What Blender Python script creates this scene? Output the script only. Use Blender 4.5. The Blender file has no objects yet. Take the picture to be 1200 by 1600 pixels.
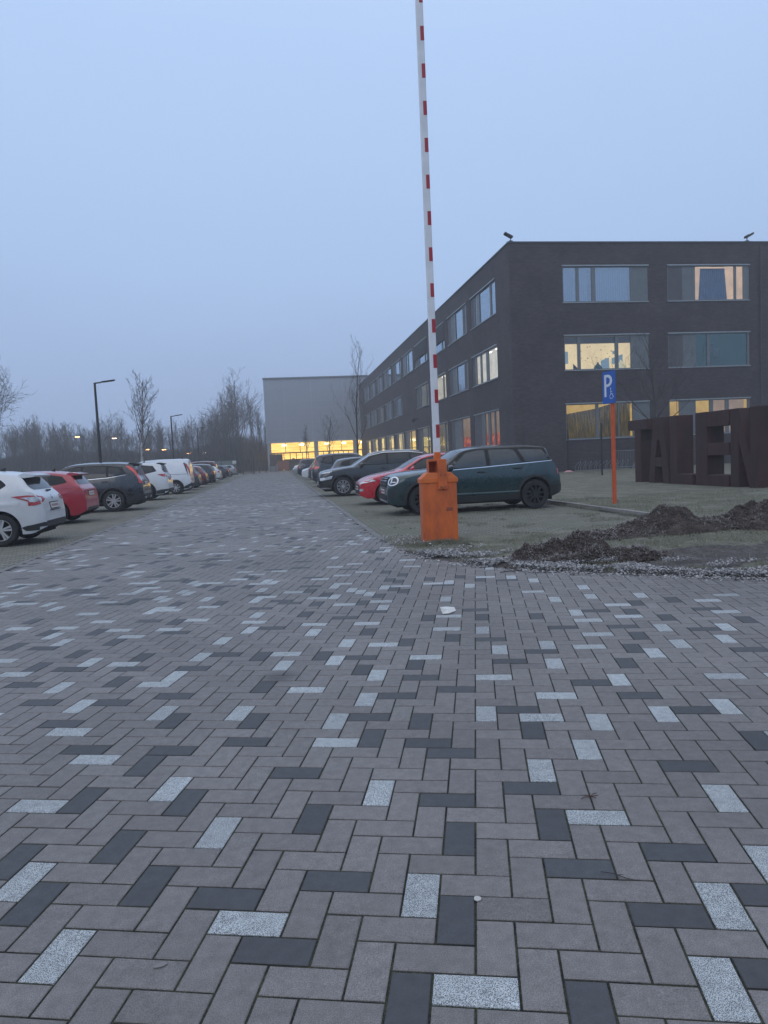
import bpy, bmesh, math, random
from mathutils import Vector, Matrix, Euler, noise, geometry
from mathutils.bvhtree import BVHTree
R = math.radians; PI = math.pi
scene = bpy.context.scene
col = scene.collection
random.seed(7)

# ------------------------------------------------------------------ camera
CH = 1.4; FPX = 1110.0; YAW = R(8.323); PITCH = R(4.326); ROLL = R(2.6)
cd = bpy.data.cameras.new('camera'); cam = bpy.data.objects.new('camera', cd); col.objects.link(cam)
fv = Vector((math.sin(YAW)*math.cos(PITCH), math.cos(YAW)*math.cos(PITCH), -math.sin(PITCH)))
rv = Vector((math.cos(YAW), -math.sin(YAW), 0)); uv = rv.cross(fv)
r2 = rv*math.cos(ROLL) - uv*math.sin(ROLL); u2 = rv*math.sin(ROLL) + uv*math.cos(ROLL)
M = Matrix((r2, u2, -fv)).transposed().to_4x4(); M.translation = Vector((0, 0, CH))
cam.matrix_world = M
cd.sensor_fit = 'VERTICAL'; cd.sensor_height = 24; cd.lens = FPX/1600*24
cd.clip_start = 0.1; cd.clip_end = 3000
scene.camera = cam
scene.render.resolution_x = 768; scene.render.resolution_y = 1024

# ------------------------------------------------------------------ world: overcast dusk sky
w = bpy.data.worlds.new('World'); scene.world = w; w.use_nodes = True
nt = w.node_tree; nt.nodes.clear()
def nd(t, ty, **k):
    n = t.nodes.new(ty)
    for a, b in k.items(): setattr(n, a, b)
    return n
out = nd(nt, 'ShaderNodeOutputWorld')
sky = nd(nt, 'ShaderNodeTexSky'); sky.sky_type = 'NISHITA'; sky.sun_disc = False
SUN_EL, SUN_ROT = R(28), R(215)
sky.sun_elevation = SUN_EL; sky.sun_rotation = SUN_ROT; sky.dust_density = 1; sky.ozone_density = 3
b1 = nd(nt, 'ShaderNodeBackground'); b1.inputs[1].default_value = 0.06
nt.links.new(sky.outputs[0], b1.inputs[0])
tc = nd(nt, 'ShaderNodeTexCoord'); sep = nd(nt, 'ShaderNodeSeparateXYZ')
nt.links.new(tc.outputs['Generated'], sep.inputs[0])
cn = nd(nt, 'ShaderNodeTexNoise'); cn.inputs['Scale'].default_value = 2.2; cn.inputs['Detail'].default_value = 3
cm = nd(nt, 'ShaderNodeMapping'); cm.inputs['Scale'].default_value = (1, 1, 3.5)
nt.links.new(tc.outputs['Generated'], cm.inputs[0]); nt.links.new(cm.outputs[0], cn.inputs['Vector'])
ma = nd(nt, 'ShaderNodeMath', operation='MULTIPLY_ADD'); ma.inputs[1].default_value = 0.10; 
nt.links.new(cn.outputs[0], ma.inputs[0]); nt.links.new(sep.outputs[2], ma.inputs[2])
ad = nd(nt, 'ShaderNodeMath', operation='SUBTRACT'); ad.inputs[1].default_value = 0.05
nt.links.new(ma.outputs[0], ad.inputs[0])
cr = nd(nt, 'ShaderNodeValToRGB'); nt.links.new(ad.outputs[0], cr.inputs[0])
e = cr.color_ramp.elements
e[0].position = 0.0; e[0].color = (0.30, 0.41, 0.65, 1)
e[1].position = 1.0; e[1].color = (1.15, 1.2, 1.32, 1)
for p_, c_ in ((0.08, (0.36, 0.485, 0.75, 1)), (0.26, (0.44, 0.605, 0.90, 1)), (0.5, (0.50, 0.68, 1.0, 1)), (0.6, (0.56, 0.72, 1.02, 1)), (0.8, (0.95, 1.03, 1.2, 1))):
    q = e.new(p_); q.color = c_
b2 = nd(nt, 'ShaderNodeBackground'); b2.inputs[1].default_value = 1.0
nt.links.new(cr.outputs[0], b2.inputs[0])
mx = nd(nt, 'ShaderNodeMixShader'); mx.inputs[0].default_value = 0.95
nt.links.new(b1.outputs[0], mx.inputs[1]); nt.links.new(b2.outputs[0], mx.inputs[2])
nt.links.new(mx.outputs[0], out.inputs[0])
# ------------------------------------------------------------------ sun, veiled by cloud
sd = bpy.data.lights.new('sun', 'SUN'); sd.energy = 0.5; sd.angle = R(40); sd.color = (1.0, 0.93, 0.86)
so = bpy.data.objects.new('sun', sd); col.objects.link(so)
az = SUN_ROT
so.rotation_euler = (Vector((math.sin(az)*math.cos(SUN_EL), math.cos(az)*math.cos(SUN_EL), math.sin(SUN_EL)))).to_track_quat('Z', 'Y').to_euler()
scene.view_settings.view_transform = 'Standard'; scene.view_settings.look = 'None'
scene.view_settings.exposure = 0.0; scene.view_settings.gamma = 1.0
scene.cycles.max_bounces = 8; scene.cycles.transparent_max_bounces = 12; scene.cycles.volume_bounces = 0

# ------------------------------------------------------------------ helpers
def set_props(o, label=None, cat=None, group=None, kind=None):
    if label: o['label'] = label
    if cat: o['category'] = cat
    if group: o['group'] = group
    if kind: o['kind'] = kind
    return o
def link(name, me, parent=None):
    o = bpy.data.objects.new(name, me); col.objects.link(o)
    if parent is not None: o.parent = parent
    return o
def empty(name, loc=(0, 0, 0), rz=0, **k):
    o = link(name, None); o.location = loc; o.rotation_euler = (0, 0, rz); o.empty_display_size = .2
    return set_props(o, **k)
class MB:
    def __init__(s): s.v = []; s.f = []; s.m = []
    def add(s, vs, fs, mi=0):
        b = len(s.v); s.v += [tuple(v) for v in vs]
        s.f += [tuple(b+i for i in f) for f in fs]; s.m += [mi]*len(fs)
    def box(s, x0, x1, y0, y1, z0, z1, mi=0, mat=None):
        vs = [Vector(p) for p in ((x0,y0,z0),(x1,y0,z0),(x1,y1,z0),(x0,y1,z0),(x0,y0,z1),(x1,y0,z1),(x1,y1,z1),(x0,y1,z1))]
        if mat: vs = [mat @ v for v in vs]
        s.add(vs, [(0,3,2,1),(4,5,6,7),(0,1,5,4),(1,2,6,5),(2,3,7,6),(3,0,4,7)], mi)
    def tube(s, pts, rad, n=8, mi=0, cap=True):
        pts = [Vector(p) for p in pts]
        if not hasattr(rad, '__len__'): rad = [rad]*len(pts)
        rings = []; prev = None
        for i, p in enumerate(pts):
            d = (pts[min(i+1, len(pts)-1)] - pts[max(i-1, 0)]).normalized()
            if prev is None: a = d.orthogonal().normalized()
            else: a = (prev - d*prev.dot(d)); a = a.normalized() if a.length > 1e-6 else d.orthogonal().normalized()
            prev = a; b = d.cross(a)
            rings.append([p + (a*math.cos(2*PI*k/n) + b*math.sin(2*PI*k/n))*rad[i] for k in range(n)])
        vs = [v for r in rings for v in r]; fs = []
        for i in range(len(pts)-1):
            for k in range(n):
                fs.append((i*n+k, i*n+(k+1) % n, (i+1)*n+(k+1) % n, (i+1)*n+k))
        if cap: fs += [tuple(range(n))[::-1], tuple((len(pts)-1)*n+k for k in range(n))]
        s.add(vs, fs, mi)
    def prism(s, poly, fn, d0, d1, mi=0):
        """poly 2D, fn(u,v,d)->3D"""
        n = len(poly); vs = [fn(u, v, d0) for u, v in poly] + [fn(u, v, d1) for u, v in poly]
        fs = [tuple(range(n)), tuple(range(n, 2*n))[::-1]] + [(i, n+i, n+(i+1) % n, (i+1) % n) for i in range(n)]
        s.add(vs, fs, mi)
    def build(s, name, mats, parent=None, smooth=None, recalc=True, **k):
        me = bpy.data.meshes.new(name); me.from_pydata(s.v, [], s.f)
        if not isinstance(mats, (list, tuple)): mats = [mats]
        for m in mats: me.materials.append(m)
        if len(mats) > 1: me.polygons.foreach_set('material_index', s.m)
        if recalc:
            bm = bmesh.new(); bm.from_mesh(me); bmesh.ops.recalc_face_normals(bm, faces=bm.faces); bm.to_mesh(me); bm.free()
        if smooth is not None:
            me.shade_smooth(); me.set_sharp_from_angle(angle=R(smooth))
        me.update()
        return set_props(link(name, me, parent), **k)
def bevel(o, w=.01, seg=2):
    m = o.modifiers.new('bevel', 'BEVEL'); m.width = w; m.segments = seg; m.limit_method = 'ANGLE'; m.angle_limit = R(40)
    return o

# ------------------------------------------------------------------ materials
def mat(name, color, rough=.6, metal=0, coat=0, spec=.5, noise_amt=0, noise_scale=5, bump=0, bump_scale=40, emis=None, es=0, col2=None):
    m = bpy.data.materials.new(name); m.use_nodes = True; t = m.node_tree; p = t.nodes['Principled BSDF']
    p.inputs['Base Color'].default_value = (*color, 1); p.inputs['Roughness'].default_value = rough
    p.inputs['Metallic'].default_value = metal; p.inputs['Coat Weight'].default_value = coat; p.inputs['Coat Roughness'].default_value = .08
    p.inputs['Specular IOR Level'].default_value = spec
    if emis: p.inputs['Emission Color'].default_value = (*emis, 1); p.inputs['Emission Strength'].default_value = es
    tcn = nd(t, 'ShaderNodeTexCoord')
    if noise_amt or col2:
        n = nd(t, 'ShaderNodeTexNoise'); n.inputs['Scale'].default_value = noise_scale; n.inputs['Detail'].default_value = 6; n.inputs['Roughness'].default_value = .65
        t.links.new(tcn.outputs['Object'], n.inputs['Vector'])
        mixn = nd(t, 'ShaderNodeMix', data_type='RGBA'); 
        c2 = col2 if col2 else tuple(c*(1-noise_amt) for c in color)
        c1 = color if col2 else tuple(min(1, c*(1+noise_amt)) for c in color)
        mixn.inputs['A'].default_value = (*c1, 1); mixn.inputs['B'].default_value = (*c2, 1)
        mr = nd(t, 'ShaderNodeMapRange'); mr.inputs[1].default_value = .32; mr.inputs[2].default_value = .68
        t.links.new(n.outputs[0], mr.inputs[0]); t.links.new(mr.outputs[0], mixn.inputs['Factor'])
        t.links.new(mixn.outputs['Result'], p.inputs['Base Color'])
        rr = nd(t, 'ShaderNodeMapRange'); rr.inputs[3].default_value = max(0, rough-.06); rr.inputs[4].default_value = min(1, rough+.1)
        t.links.new(n.outputs[0], rr.inputs[0]); t.links.new(rr.outputs[0], p.inputs['Roughness'])
    if bump:
        n2 = nd(t, 'ShaderNodeTexNoise'); n2.inputs['Scale'].default_value = bump_scale; n2.inputs['Detail'].default_value = 5
        t.links.new(tcn.outputs['Object'], n2.inputs['Vector'])
        bn = nd(t, 'ShaderNodeBump'); bn.inputs['Strength'].default_value = bump; bn.inputs['Distance'].default_value = .01
        t.links.new(n2.outputs[0], bn.inputs['Height']); t.links.new(bn.outputs[0], p.inputs['Normal'])
    return m
def emis_mat(name, color, strength):
    m = bpy.data.materials.new(name); m.use_nodes = True; t = m.node_tree; t.nodes.clear()
    o = nd(t, 'ShaderNodeOutputMaterial'); e_ = nd(t, 'ShaderNodeEmission'); e_.inputs[0].default_value = (*color, 1); e_.inputs[1].default_value = strength
    t.links.new(e_.outputs[0], o.inputs[0]); return m
def paint(name, c, rough=.28, metal=.0):
    return mat(name, c, rough=rough, metal=metal, coat=.9, noise_amt=.06, noise_scale=3)
BLACKPL = mat('black_plastic', (.022, .023, .026), .55, noise_amt=.2, noise_scale=20, bump=.1, bump_scale=300)
TYRE = mat('tyre_rubber', (.018, .018, .02), .8, noise_amt=.25, noise_scale=8, bump=.3, bump_scale=120)
CARGLASS = mat('car_glass', (.010, .013, .017), .05, spec=.5, coat=.1)
CARGLASS2 = mat('car_glass_clear', (.022, .032, .04), .05, spec=.6, coat=.2, noise_amt=.5, noise_scale=1.2)
CHROME = mat('chrome_trim', (.6, .62, .65), .18, metal=1)
RIMSILVER = mat('rim_silver', (.62, .64, .67), .3, metal=.75, noise_amt=.1, noise_scale=10)
RIMBLACK = mat('rim_black', (.012, .012, .013), .35, metal=.3, coat=.4)
REDLAMP = mat('red_lamp', (.36, .012, .014), .18, coat=1, noise_amt=.25, noise_scale=30)
BRIGHTRED = mat('bright_red_lamp', (.62, .03, .02), .2, coat=1, noise_amt=.2, noise_scale=30)
CLEARLAMP = mat('clear_lamp', (.42, .46, .5), .12, coat=1, noise_amt=.35, noise_scale=18)
WHITELAMP = mat('daytime_lamp', (.75, .78, .82), .2, coat=1)
PLATE = mat('plate_white', (.6, .6, .58), .5, noise_amt=.1, noise_scale=30)
PLATEINK = mat('plate_red_ink', (.2, .02, .03), .6)
UNDER = mat('underbody', (.008, .008, .009), .9)
SEAM = mat('seam_dark', (.006, .006, .007), .7)

# ------------------------------------------------------------------ ground textures
def ground_mat(name, c1, c2, c3=None, scale=3, fine=60, bump=.6, rough=.95, frost=None):
    m = bpy.data.materials.new(name); m.use_nodes = True; t = m.node_tree; p = t.nodes['Principled BSDF']
    p.inputs['Roughness'].default_value = rough; p.inputs['Specular IOR Level'].default_value = .2
    g = nd(t, 'ShaderNodeNewGeometry')
    n = nd(t, 'ShaderNodeTexNoise'); n.inputs['Scale'].default_value = scale; n.inputs['Detail'].default_value = 8; n.inputs['Roughness'].default_value = .7
    n2 = nd(t, 'ShaderNodeTexNoise'); n2.inputs['Scale'].default_value = fine; n2.inputs['Detail'].default_value = 4
    for a in (n, n2): t.links.new(g.outputs['Position'], a.inputs['Vector'])
    r_ = nd(t, 'ShaderNodeValToRGB'); r_.color_ramp.elements[0].position = .36; r_.color_ramp.elements[1].position = .66
    r_.color_ramp.elements[0].color = (*c1, 1); r_.color_ramp.elements[1].color = (*c2, 1)
    t.links.new(n.outputs[0], r_.inputs[0]); last = r_.outputs[0]
    mm = nd(t, 'ShaderNodeMix', data_type='RGBA', blend_type='MULTIPLY'); mm.inputs['Factor'].default_value = .8
    r3 = nd(t, 'ShaderNodeValToRGB'); r3.color_ramp.elements[0].position = .3; r3.color_ramp.elements[1].position = .7
    r3.color_ramp.elements[0].color = (.35, .35, .35, 1); r3.color_ramp.elements[1].color = (1.5, 1.5, 1.5, 1)
    t.links.new(n2.outputs[0], r3.inputs[0]); t.links.new(last, mm.inputs['A']); t.links.new(r3.outputs[0], mm.inputs['B']); last = mm.outputs['Result']
    if frost:
        n3 = nd(t, 'ShaderNodeTexNoise'); n3.inputs['Scale'].default_value = frost[1]; n3.inputs['Detail'].default_value = 6; n3.inputs['Roughness'].default_value = .8
        t.links.new(g.outputs['Position'], n3.inputs['Vector'])
        r4 = nd(t, 'ShaderNodeValToRGB'); r4.color_ramp.elements[0].position = frost[2]; r4.color_ramp.elements[1].position = frost[2]+.12
        t.links.new(n3.outputs[0], r4.inputs[0])
        m5 = nd(t, 'ShaderNodeMix', data_type='RGBA'); t.links.new(r4.outputs[0], m5.inputs['Factor']); t.links.new(last, m5.inputs['A'])
        m5.inputs['B'].default_value = (*frost[0], 1); last = m5.outputs['Result']
    t.links.new(last, p.inputs['Base Color'])
    b_ = nd(t, 'ShaderNodeBump'); b_.inputs['Strength'].default_value = bump; b_.inputs['Distance'].default_value = .03
    t.links.new(n2.outputs[0], b_.inputs['Height']); t.links.new(b_.outputs[0], p.inputs['Normal'])
    return m
def paver_mat(name, base, amt, speck=None, speck_scale=300, rough=.6):
    """concrete stone: per-stone tone from the attribute 'tone', grain, stains"""
    m = bpy.data.materials.new(name); m.use_nodes = True; t = m.node_tree; p = t.nodes['Principled BSDF']
    p.inputs['Roughness'].default_value = rough; p.inputs['Specular IOR Level'].default_value = .55
    g = nd(t, 'ShaderNodeNewGeometry'); at = nd(t, 'ShaderNodeAttribute', attribute_name='tone')
    n1 = nd(t, 'ShaderNodeTexNoise'); n1.inputs['Scale'].default_value = speck_scale; n1.inputs['Detail'].default_value = 3
    n2 = nd(t, 'ShaderNodeTexNoise'); n2.inputs['Scale'].default_value = 22; n2.inputs['Detail'].default_value = 6; n2.inputs['Roughness'].default_value = .7
    n3 = nd(t, 'ShaderNodeTexNoise'); n3.inputs['Scale'].default_value = .55; n3.inputs['Detail'].default_value = 5
    for a in (n1, n2, n3): t.links.new(g.outputs['Position'], a.inputs['Vector'])
    def mrange(src, a, b, lo=.3, hi=.7):
        q = nd(t, 'ShaderNodeMapRange'); q.inputs[1].default_value = lo; q.inputs[2].default_value = hi; q.inputs[3].default_value = a; q.inputs[4].default_value = b
        t.links.new(src, q.inputs[0]); return q.outputs[0]
    def mul(a, b):
        q = nd(t, 'ShaderNodeMath', operation='MULTIPLY'); t.links.new(a, q.inputs[0]); t.links.new(b, q.inputs[1]); return q.outputs[0]
    v = mul(mrange(n1.outputs[0], 1-amt, 1+amt), mrange(n2.outputs[0], .76, 1.18)); v = mul(v, mrange(n3.outputs[0], .80, 1.16))
    for sx, sy, sr, dk in ((-.07, 4.63, .14, .45),):
        vs_ = nd(t, 'ShaderNodeVectorMath', operation='SUBTRACT'); vs_.inputs[1].default_value = (sx, sy, 0); t.links.new(g.outputs['Position'], vs_.inputs[0])
        vl = nd(t, 'ShaderNodeVectorMath', operation='LENGTH'); t.links.new(vs_.outputs[0], vl.inputs[0])
        vn = nd(t, 'ShaderNodeMath', operation='MULTIPLY_ADD'); vn.inputs[1].default_value = -sr*1.6; t.links.new(n2.outputs[0], vn.inputs[0]); t.links.new(vl.outputs['Value'], vn.inputs[2])
        v = mul(v, mrange(vn.outputs[0], dk, 1.0, -sr*.5, sr*.35)); v = mul(v, mrange(at.outputs['Fac'], .84, 1.16, 0, 1))
    if speck:
        c = nd(t, 'ShaderNodeValToRGB'); c.color_ramp.elements[0].position = .42; c.color_ramp.elements[1].position = .56
        c.color_ramp.elements[0].color = (*speck, 1); c.color_ramp.elements[1].color = (*base, 1); t.links.new(n1.outputs[0], c.inputs[0]); src = c.outputs[0]
    else:
        c = nd(t, 'ShaderNodeRGB'); c.outputs[0].default_value = (*base, 1); src = c.outputs[0]
    vm = nd(t, 'ShaderNodeVectorMath', operation='SCALE'); t.links.new(src, vm.inputs[0]); t.links.new(v, vm.inputs['Scale'])
    t.links.new(vm.outputs[0], p.inputs['Base Color'])
    b_ = nd(t, 'ShaderNodeBump'); b_.inputs['Strength'].default_value = .25; b_.inputs['Distance'].default_value = .002
    t.links.new(n1.outputs[0], b_.inputs['Height']); t.links.new(b_.outputs[0], p.inputs['Normal'])
    return m
def bay_mat(name, grassy=.5):
    """grass pavers: small bricks with mossy joints"""
    m = bpy.data.materials.new(name); m.use_nodes = True; t = m.node_tree; p = t.nodes['Principled BSDF']
    p.inputs['Roughness'].default_value = .95; p.inputs['Specular IOR Level'].default_value = .2
    g = nd(t, 'ShaderNodeNewGeometry')
    b = nd(t, 'ShaderNodeTexBrick'); b.inputs['Scale'].default_value = 1; b.inputs['Brick Width'].default_value = .205; b.inputs['Row Height'].default_value = .108
    b.inputs['Mortar Size'].default_value = .016; b.inputs['Mortar Smooth'].default_value = .3; b.inputs['Bias'].default_value = 0
    b.inputs['Color1'].default_value = (.235, .23, .21, 1); b.inputs['Color2'].default_value = (.165, .16, .15, 1); b.inputs['Mortar'].default_value = (.07, .078, .05, 1)
    wv = nd(t, 'ShaderNodeTexNoise'); wv.inputs['Scale'].default_value = 9
    va = nd(t, 'ShaderNodeVectorMath', operation='SCALE'); va.inputs['Scale'].default_value = .03
    vb = nd(t, 'ShaderNodeVectorMath', operation='ADD')
    t.links.new(g.outputs['Position'], wv.inputs['Vector']); t.links.new(wv.outputs['Color'], va.inputs[0]); t.links.new(va.outputs[0], vb.inputs[0]); t.links.new(g.outputs['Position'], vb.inputs[1])
    t.links.new(vb.outputs[0], b.inputs['Vector'])
    n = nd(t, 'ShaderNodeTexNoise'); n.inputs['Scale'].default_value = 1.1; n.inputs['Detail'].default_value = 9; n.inputs['Roughness'].default_value = .72
    t.links.new(g.outputs['Position'], n.inputs['Vector'])
    r_ = nd(t, 'ShaderNodeMapRange'); r_.inputs[1].default_value = .62-.3*grassy; r_.inputs[2].default_value = .78-.3*grassy
    t.links.new(n.outputs[0], r_.inputs[0])
    n2 = nd(t, 'ShaderNodeTexNoise'); n2.inputs['Scale'].default_value = 55; n2.inputs['Detail'].default_value = 5
    t.links.new(g.outputs['Position'], n2.inputs['Vector'])
    gr = nd(t, 'ShaderNodeValToRGB'); gr.color_ramp.elements[0].position = .35; gr.color_ramp.elements[0].color = (.075, .08, .052, 1); gr.color_ramp.elements[1].position = .68; gr.color_ramp.elements[1].color = (.21, .215, .165, 1)
    t.links.new(n2.outputs[0], gr.inputs[0])
    mf = nd(t, 'ShaderNodeMath', operation='MULTIPLY'); mf.inputs[1].default_value = .8; t.links.new(r_.outputs[0], mf.inputs[0])
    mm = nd(t, 'ShaderNodeMix', data_type='RGBA'); t.links.new(mf.outputs[0], mm.inputs['Factor']); t.links.new(b.outputs[0], mm.inputs['A']); t.links.new(gr.outputs[0], mm.inputs['B'])
    t.links.new(mm.outputs['Result'], p.inputs['Base Color'])
    bu = nd(t, 'ShaderNodeBump'); bu.inputs['Strength'].default_value = .6; bu.inputs['Distance'].default_value = .01
    inv = nd(t, 'ShaderNodeMath', operation='SUBTRACT'); inv.inputs[0].default_value = 1; t.links.new(b.outputs[1], inv.inputs[1])
    ad_ = nd(t, 'ShaderNodeMath', operation='ADD'); t.links.new(inv.outputs[0], ad_.inputs[0]); t.links.new(n2.outputs[0], ad_.inputs[1])
    t.links.new(ad_.outputs[0], bu.inputs['Height']); t.links.new(bu.outputs[0], p.inputs['Normal'])
    return m
GRASS = ground_mat('grass_ground', (.098, .10, .074), (.20, .20, .155), scale=1.2, fine=45, frost=((.30, .30, .28), 14, .54))
SOIL = ground_mat('soil', (.034, .027, .024), (.085, .068, .058), scale=4, fine=30, bump=1.0, frost=((.13, .13, .13), 9, .66))
MUD = ground_mat('mud', (.06, .052, .05), (.11, .10, .098), scale=3, fine=30, bump=.4)
JOINT = ground_mat('joint_sand', (.022, .022, .02), (.072, .076, .048), scale=5, fine=90)
PAVE = paver_mat('paver_grey', (.158, .149, .147), .42)
PAVEDARK = paver_mat('paver_anthracite', (.052, .055, .062), .25)
PAVELIGHT = paver_mat('paver_granite', (.48, .52, .54), .1, speck=(.11, .12, .13), speck_scale=330)
EDGE = paver_mat('kerb_concrete', (.26, .25, .24), .15)
BAY = bay_mat('grass_pavers', .62)
BAY2 = bay_mat('grass_pavers_left', .35)

# ------------------------------------------------------------------ ground sheets
def sheet(name, pts, z, m, kind='structure', **k):
    b = MB(); b.add([(x, y, z) for x, y in pts], [tuple(range(len(pts)))])
    return b.build(name, m, kind=kind, recalc=False, **k)
sheet('ground', [(-700, -60), (700, -60), (700, 900), (-700, 900)], -.03, GRASS)
PAVPOLY = [(-4.05, 128), (-4.05, 10.2), (-4.15, 9.2), (-5, 8.2), (-9, 7.4), (-14, 7), (-14, -4), (14, -4), (14, 4.0), (9, 4.9), (6.5, 5.75), (4.85, 6.5), (3.9, 7.22), (3.02, 7.85), (2.5, 8.45), (2.27, 8.85), (2.04, 9.35), (1.85, 10), (1.76, 11), (1.7, 12.3), (1.66, 14), (1.66, 128)]
sheet('road_bed', PAVPOLY, -.0042, JOINT)
sheet('parking_bays_right', [(1.66, 12.3), (1.7, 10.6), (2.6, 10.2), (5.2, 11.8), (6.95, 12.6), (6.95, 126), (1.66, 126)], -.01, BAY)
sheet('parking_bays_left', [(-12, 7.2), (-9, 7.4), (-5, 8.2), (-4.15, 9.2), (-4.05, 10.2), (-4.05, 126), (-9.8, 126), (-9.8, 10)], -.01, BAY2)
sheet('edge_soil', [(1.5, 4), (14.5, 3), (14.5, 13), (6.9, 12.8), (1.5, 12.2)], -.018, MUD)
sheet('forecourt', [(-12, 128), (60, 128), (60, 129.6), (-12, 129.6)], -.006, EDGE)

# ------------------------------------------------------------------ herringbone stones
BW, BTH, BOX, BOY = .11504, R(15.81), .2931, 2.055
MARKS = [(4,-4,"D"),(0,-4,"D"),(1,-3,"L"),(7,-3,"L"),(-9,-3,"L"),(-4,-2,"D"),(-5,-1,"L"),(1,-1,"D"),(6,0,"D"),(-11,-1,"D"),(8,0,"L"),(-6,0,"D"),(0,0,"L"),(-8,0,"D"),(9,1,"D"),(-12,0,"L"),(-3,1,"D"),(-13,1,"D"),(4,2,"D"),(10,2,"L"),(-10,2,"D"),(7,3,"D"),(1,3,"D"),(-7,3,"L"),(4,4,"D"),(-4,4,"D"),(5,5,"L"),(-15,5,"L"),(-9,5,"D"),(-13,5,"D"),(0,6,"D"),(-10,6,"L"),(10,6,"L"),(-2,6,"L"),(-10,6,"L"),(10,6,"L"),(-2,6,"L"),(3,7,"D"),(3,7,"D"),(-6,8,"D"),(-12,8,"D"),(4,8,"L"),(-15,9,"L"),(9,9,"D"),(-16,10,"D"),(-12,10,"D"),(0,10,"D"),(6,10,"L"),(-9,11,"D"),(-9,11,"D"),(-5,11,"L"),(-1,11,"D"),(-18,12,"L"),(-3,11,"D"),(13,11,"D"),(-19,13,"D"),(4,12,"D"),(-13,13,"D"),(-24,14,"L"),(-9,13,"D"),(-5,13,"L"),(-1,13,"D"),(7,13,"L"),(-14,14,"L"),(-10,14,"L"),(-4,14,"D"),(4,14,"L"),(-19,15,"L"),(2,14,"L"),(10,14,"L"),(-22,16,"D"),(-18,16,"D"),(3,15,"D"),(11,15,"D"),(13,15,"L"),(-15,17,"D"),(-4,16,"L"),(-22,18,"L"),(-3,17,"D"),(5,17,"L"),(-25,19,"D"),(9,17,"D"),(-8,18,"L"),(-17,19,"L"),(-19,19,"D"),(-10,18,"D"),(0,18,"D"),(-27,21,"L"),(-16,20,"L"),(7,19,"D"),(-2,20,"D"),(9,19,"L"),(-24,22,"D"),(-24,22,"D"),(-4,20,"L"),(2,20,"L"),(-26,22,"D"),(-20,22,"D"),(-20,22,"D"),(9,19,"L"),(-4,20,"L"),(-26,22,"D"),(14,20,"L"),(-16,22,"D"),(14,20,"L"),(-21,23,"L"),(-5,21,"D"),(-23,23,"L"),(-30,24,"L"),(-10,22,"L"),(-2,22,"D"),(-20,24,"D"),(-16,24,"L"),(-7,23,"L"),(6,22,"L"),(-25,25,"D"),(-12,24,"D"),(10,22,"D"),(3,23,"D"),(-6,24,"D"),(-15,25,"D"),(-8,24,"D"),(-2,24,"L"),(-11,25,"L"),(-29,27,"D"),(-31,27,"D"),(5,25,"D"),(12,24,"L"),(-28,28,"L"),(3,25,"L"),(-24,28,"D"),(17,25,"D"),(-5,27,"L"),(-16,28,"L"),(11,25,"D"),(-7,27,"L"),(-34,30,"D"),(8,26,"L"),(6,26,"L"),(-30,30,"L"),(-3,27,"D"),(-24,30,"L"),(14,26,"L"),(-31,31,"D"),(-27,31,"D"),(2,28,"D"),(-21,31,"D"),(0,28,"D"),(-26,32,"L"),(-35,33,"L"),(17,27,"L"),(-22,32,"L"),(-10,30,"L"),(-31,33,"L"),(-15,31,"L"),(-6,30,"D"),(12,28,"D"),(-14,32,"D"),(9,29,"L"),(-39,35,"L"),(-35,35,"D"),(2,30,"L"),(-1,31,"L"),(-29,35,"L"),(-22,34,"D"),(-11,33,"L"),(-16,34,"L"),(-25,35,"D"),(-21,35,"L"),(16,30,"D"),(-7,33,"L"),(14,30,"L"),(7,31,"D"),(18,30,"L"),(11,31,"D"),(-32,38,"L"),(-9,35,"D"),(-16,36,"L"),(-26,38,"L"),(-12,36,"D"),(9,33,"L"),(-2,34,"D"),(-36,40,"L"),(20,32,"D"),(2,34,"D"),(-1,35,"L"),(15,33,"D"),(6,34,"D"),(12,34,"L"),(-7,37,"D"),(-22,40,"L"),(-17,39,"D"),(-38,42,"L"),(-43,43,"L"),(9,35,"L"),(-25,41,"D"),(-33,43,"L"),(19,35,"L"),(1,37,"D"),(13,35,"D"),(-6,38,"L"),(10,36,"D"),(18,36,"D"),(-10,40,"L"),(-12,40,"D"),(-15,41,"D"),(-27,43,"L"),(-18,42,"L"),(-23,43,"L"),(-8,40,"D"),(-43,47,"L"),(-7,41,"L"),(12,38,"L"),(-37,47,"L"),(14,38,"D"),(-47,49,"L"),(-13,43,"L"),(-26,46,"L"),(-1,41,"L"),(19,39,"L"),(-30,48,"L"),(8,40,"L"),(-42,50,"L"),(-12,44,"D"),(-7,43,"D"),(17,39,"D"),(-16,46,"L"),(11,41,"L"),(-19,47,"L"),(-39,51,"L"),(15,41,"L"),(-10,46,"L"),(21,41,"L"),(6,44,"L"),(-35,53,"L"),(-12,48,"L"),(-21,51,"L"),(-7,47,"L"),(-28,52,"L"),(-26,52,"L"),(11,45,"L"),(1,47,"L"),(-3,49,"L"),(-15,53,"L")]
def inside(x, y, P):
    c = False; j = len(P)-1
    for i in range(len(P)):
        xi, yi = P[i]; xj, yj = P[j]
        if (yi > y) != (yj > y) and x < (xj-xi)*(y-yi)/(yj-yi)+xi: c = not c
        j = i
    return c
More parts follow.
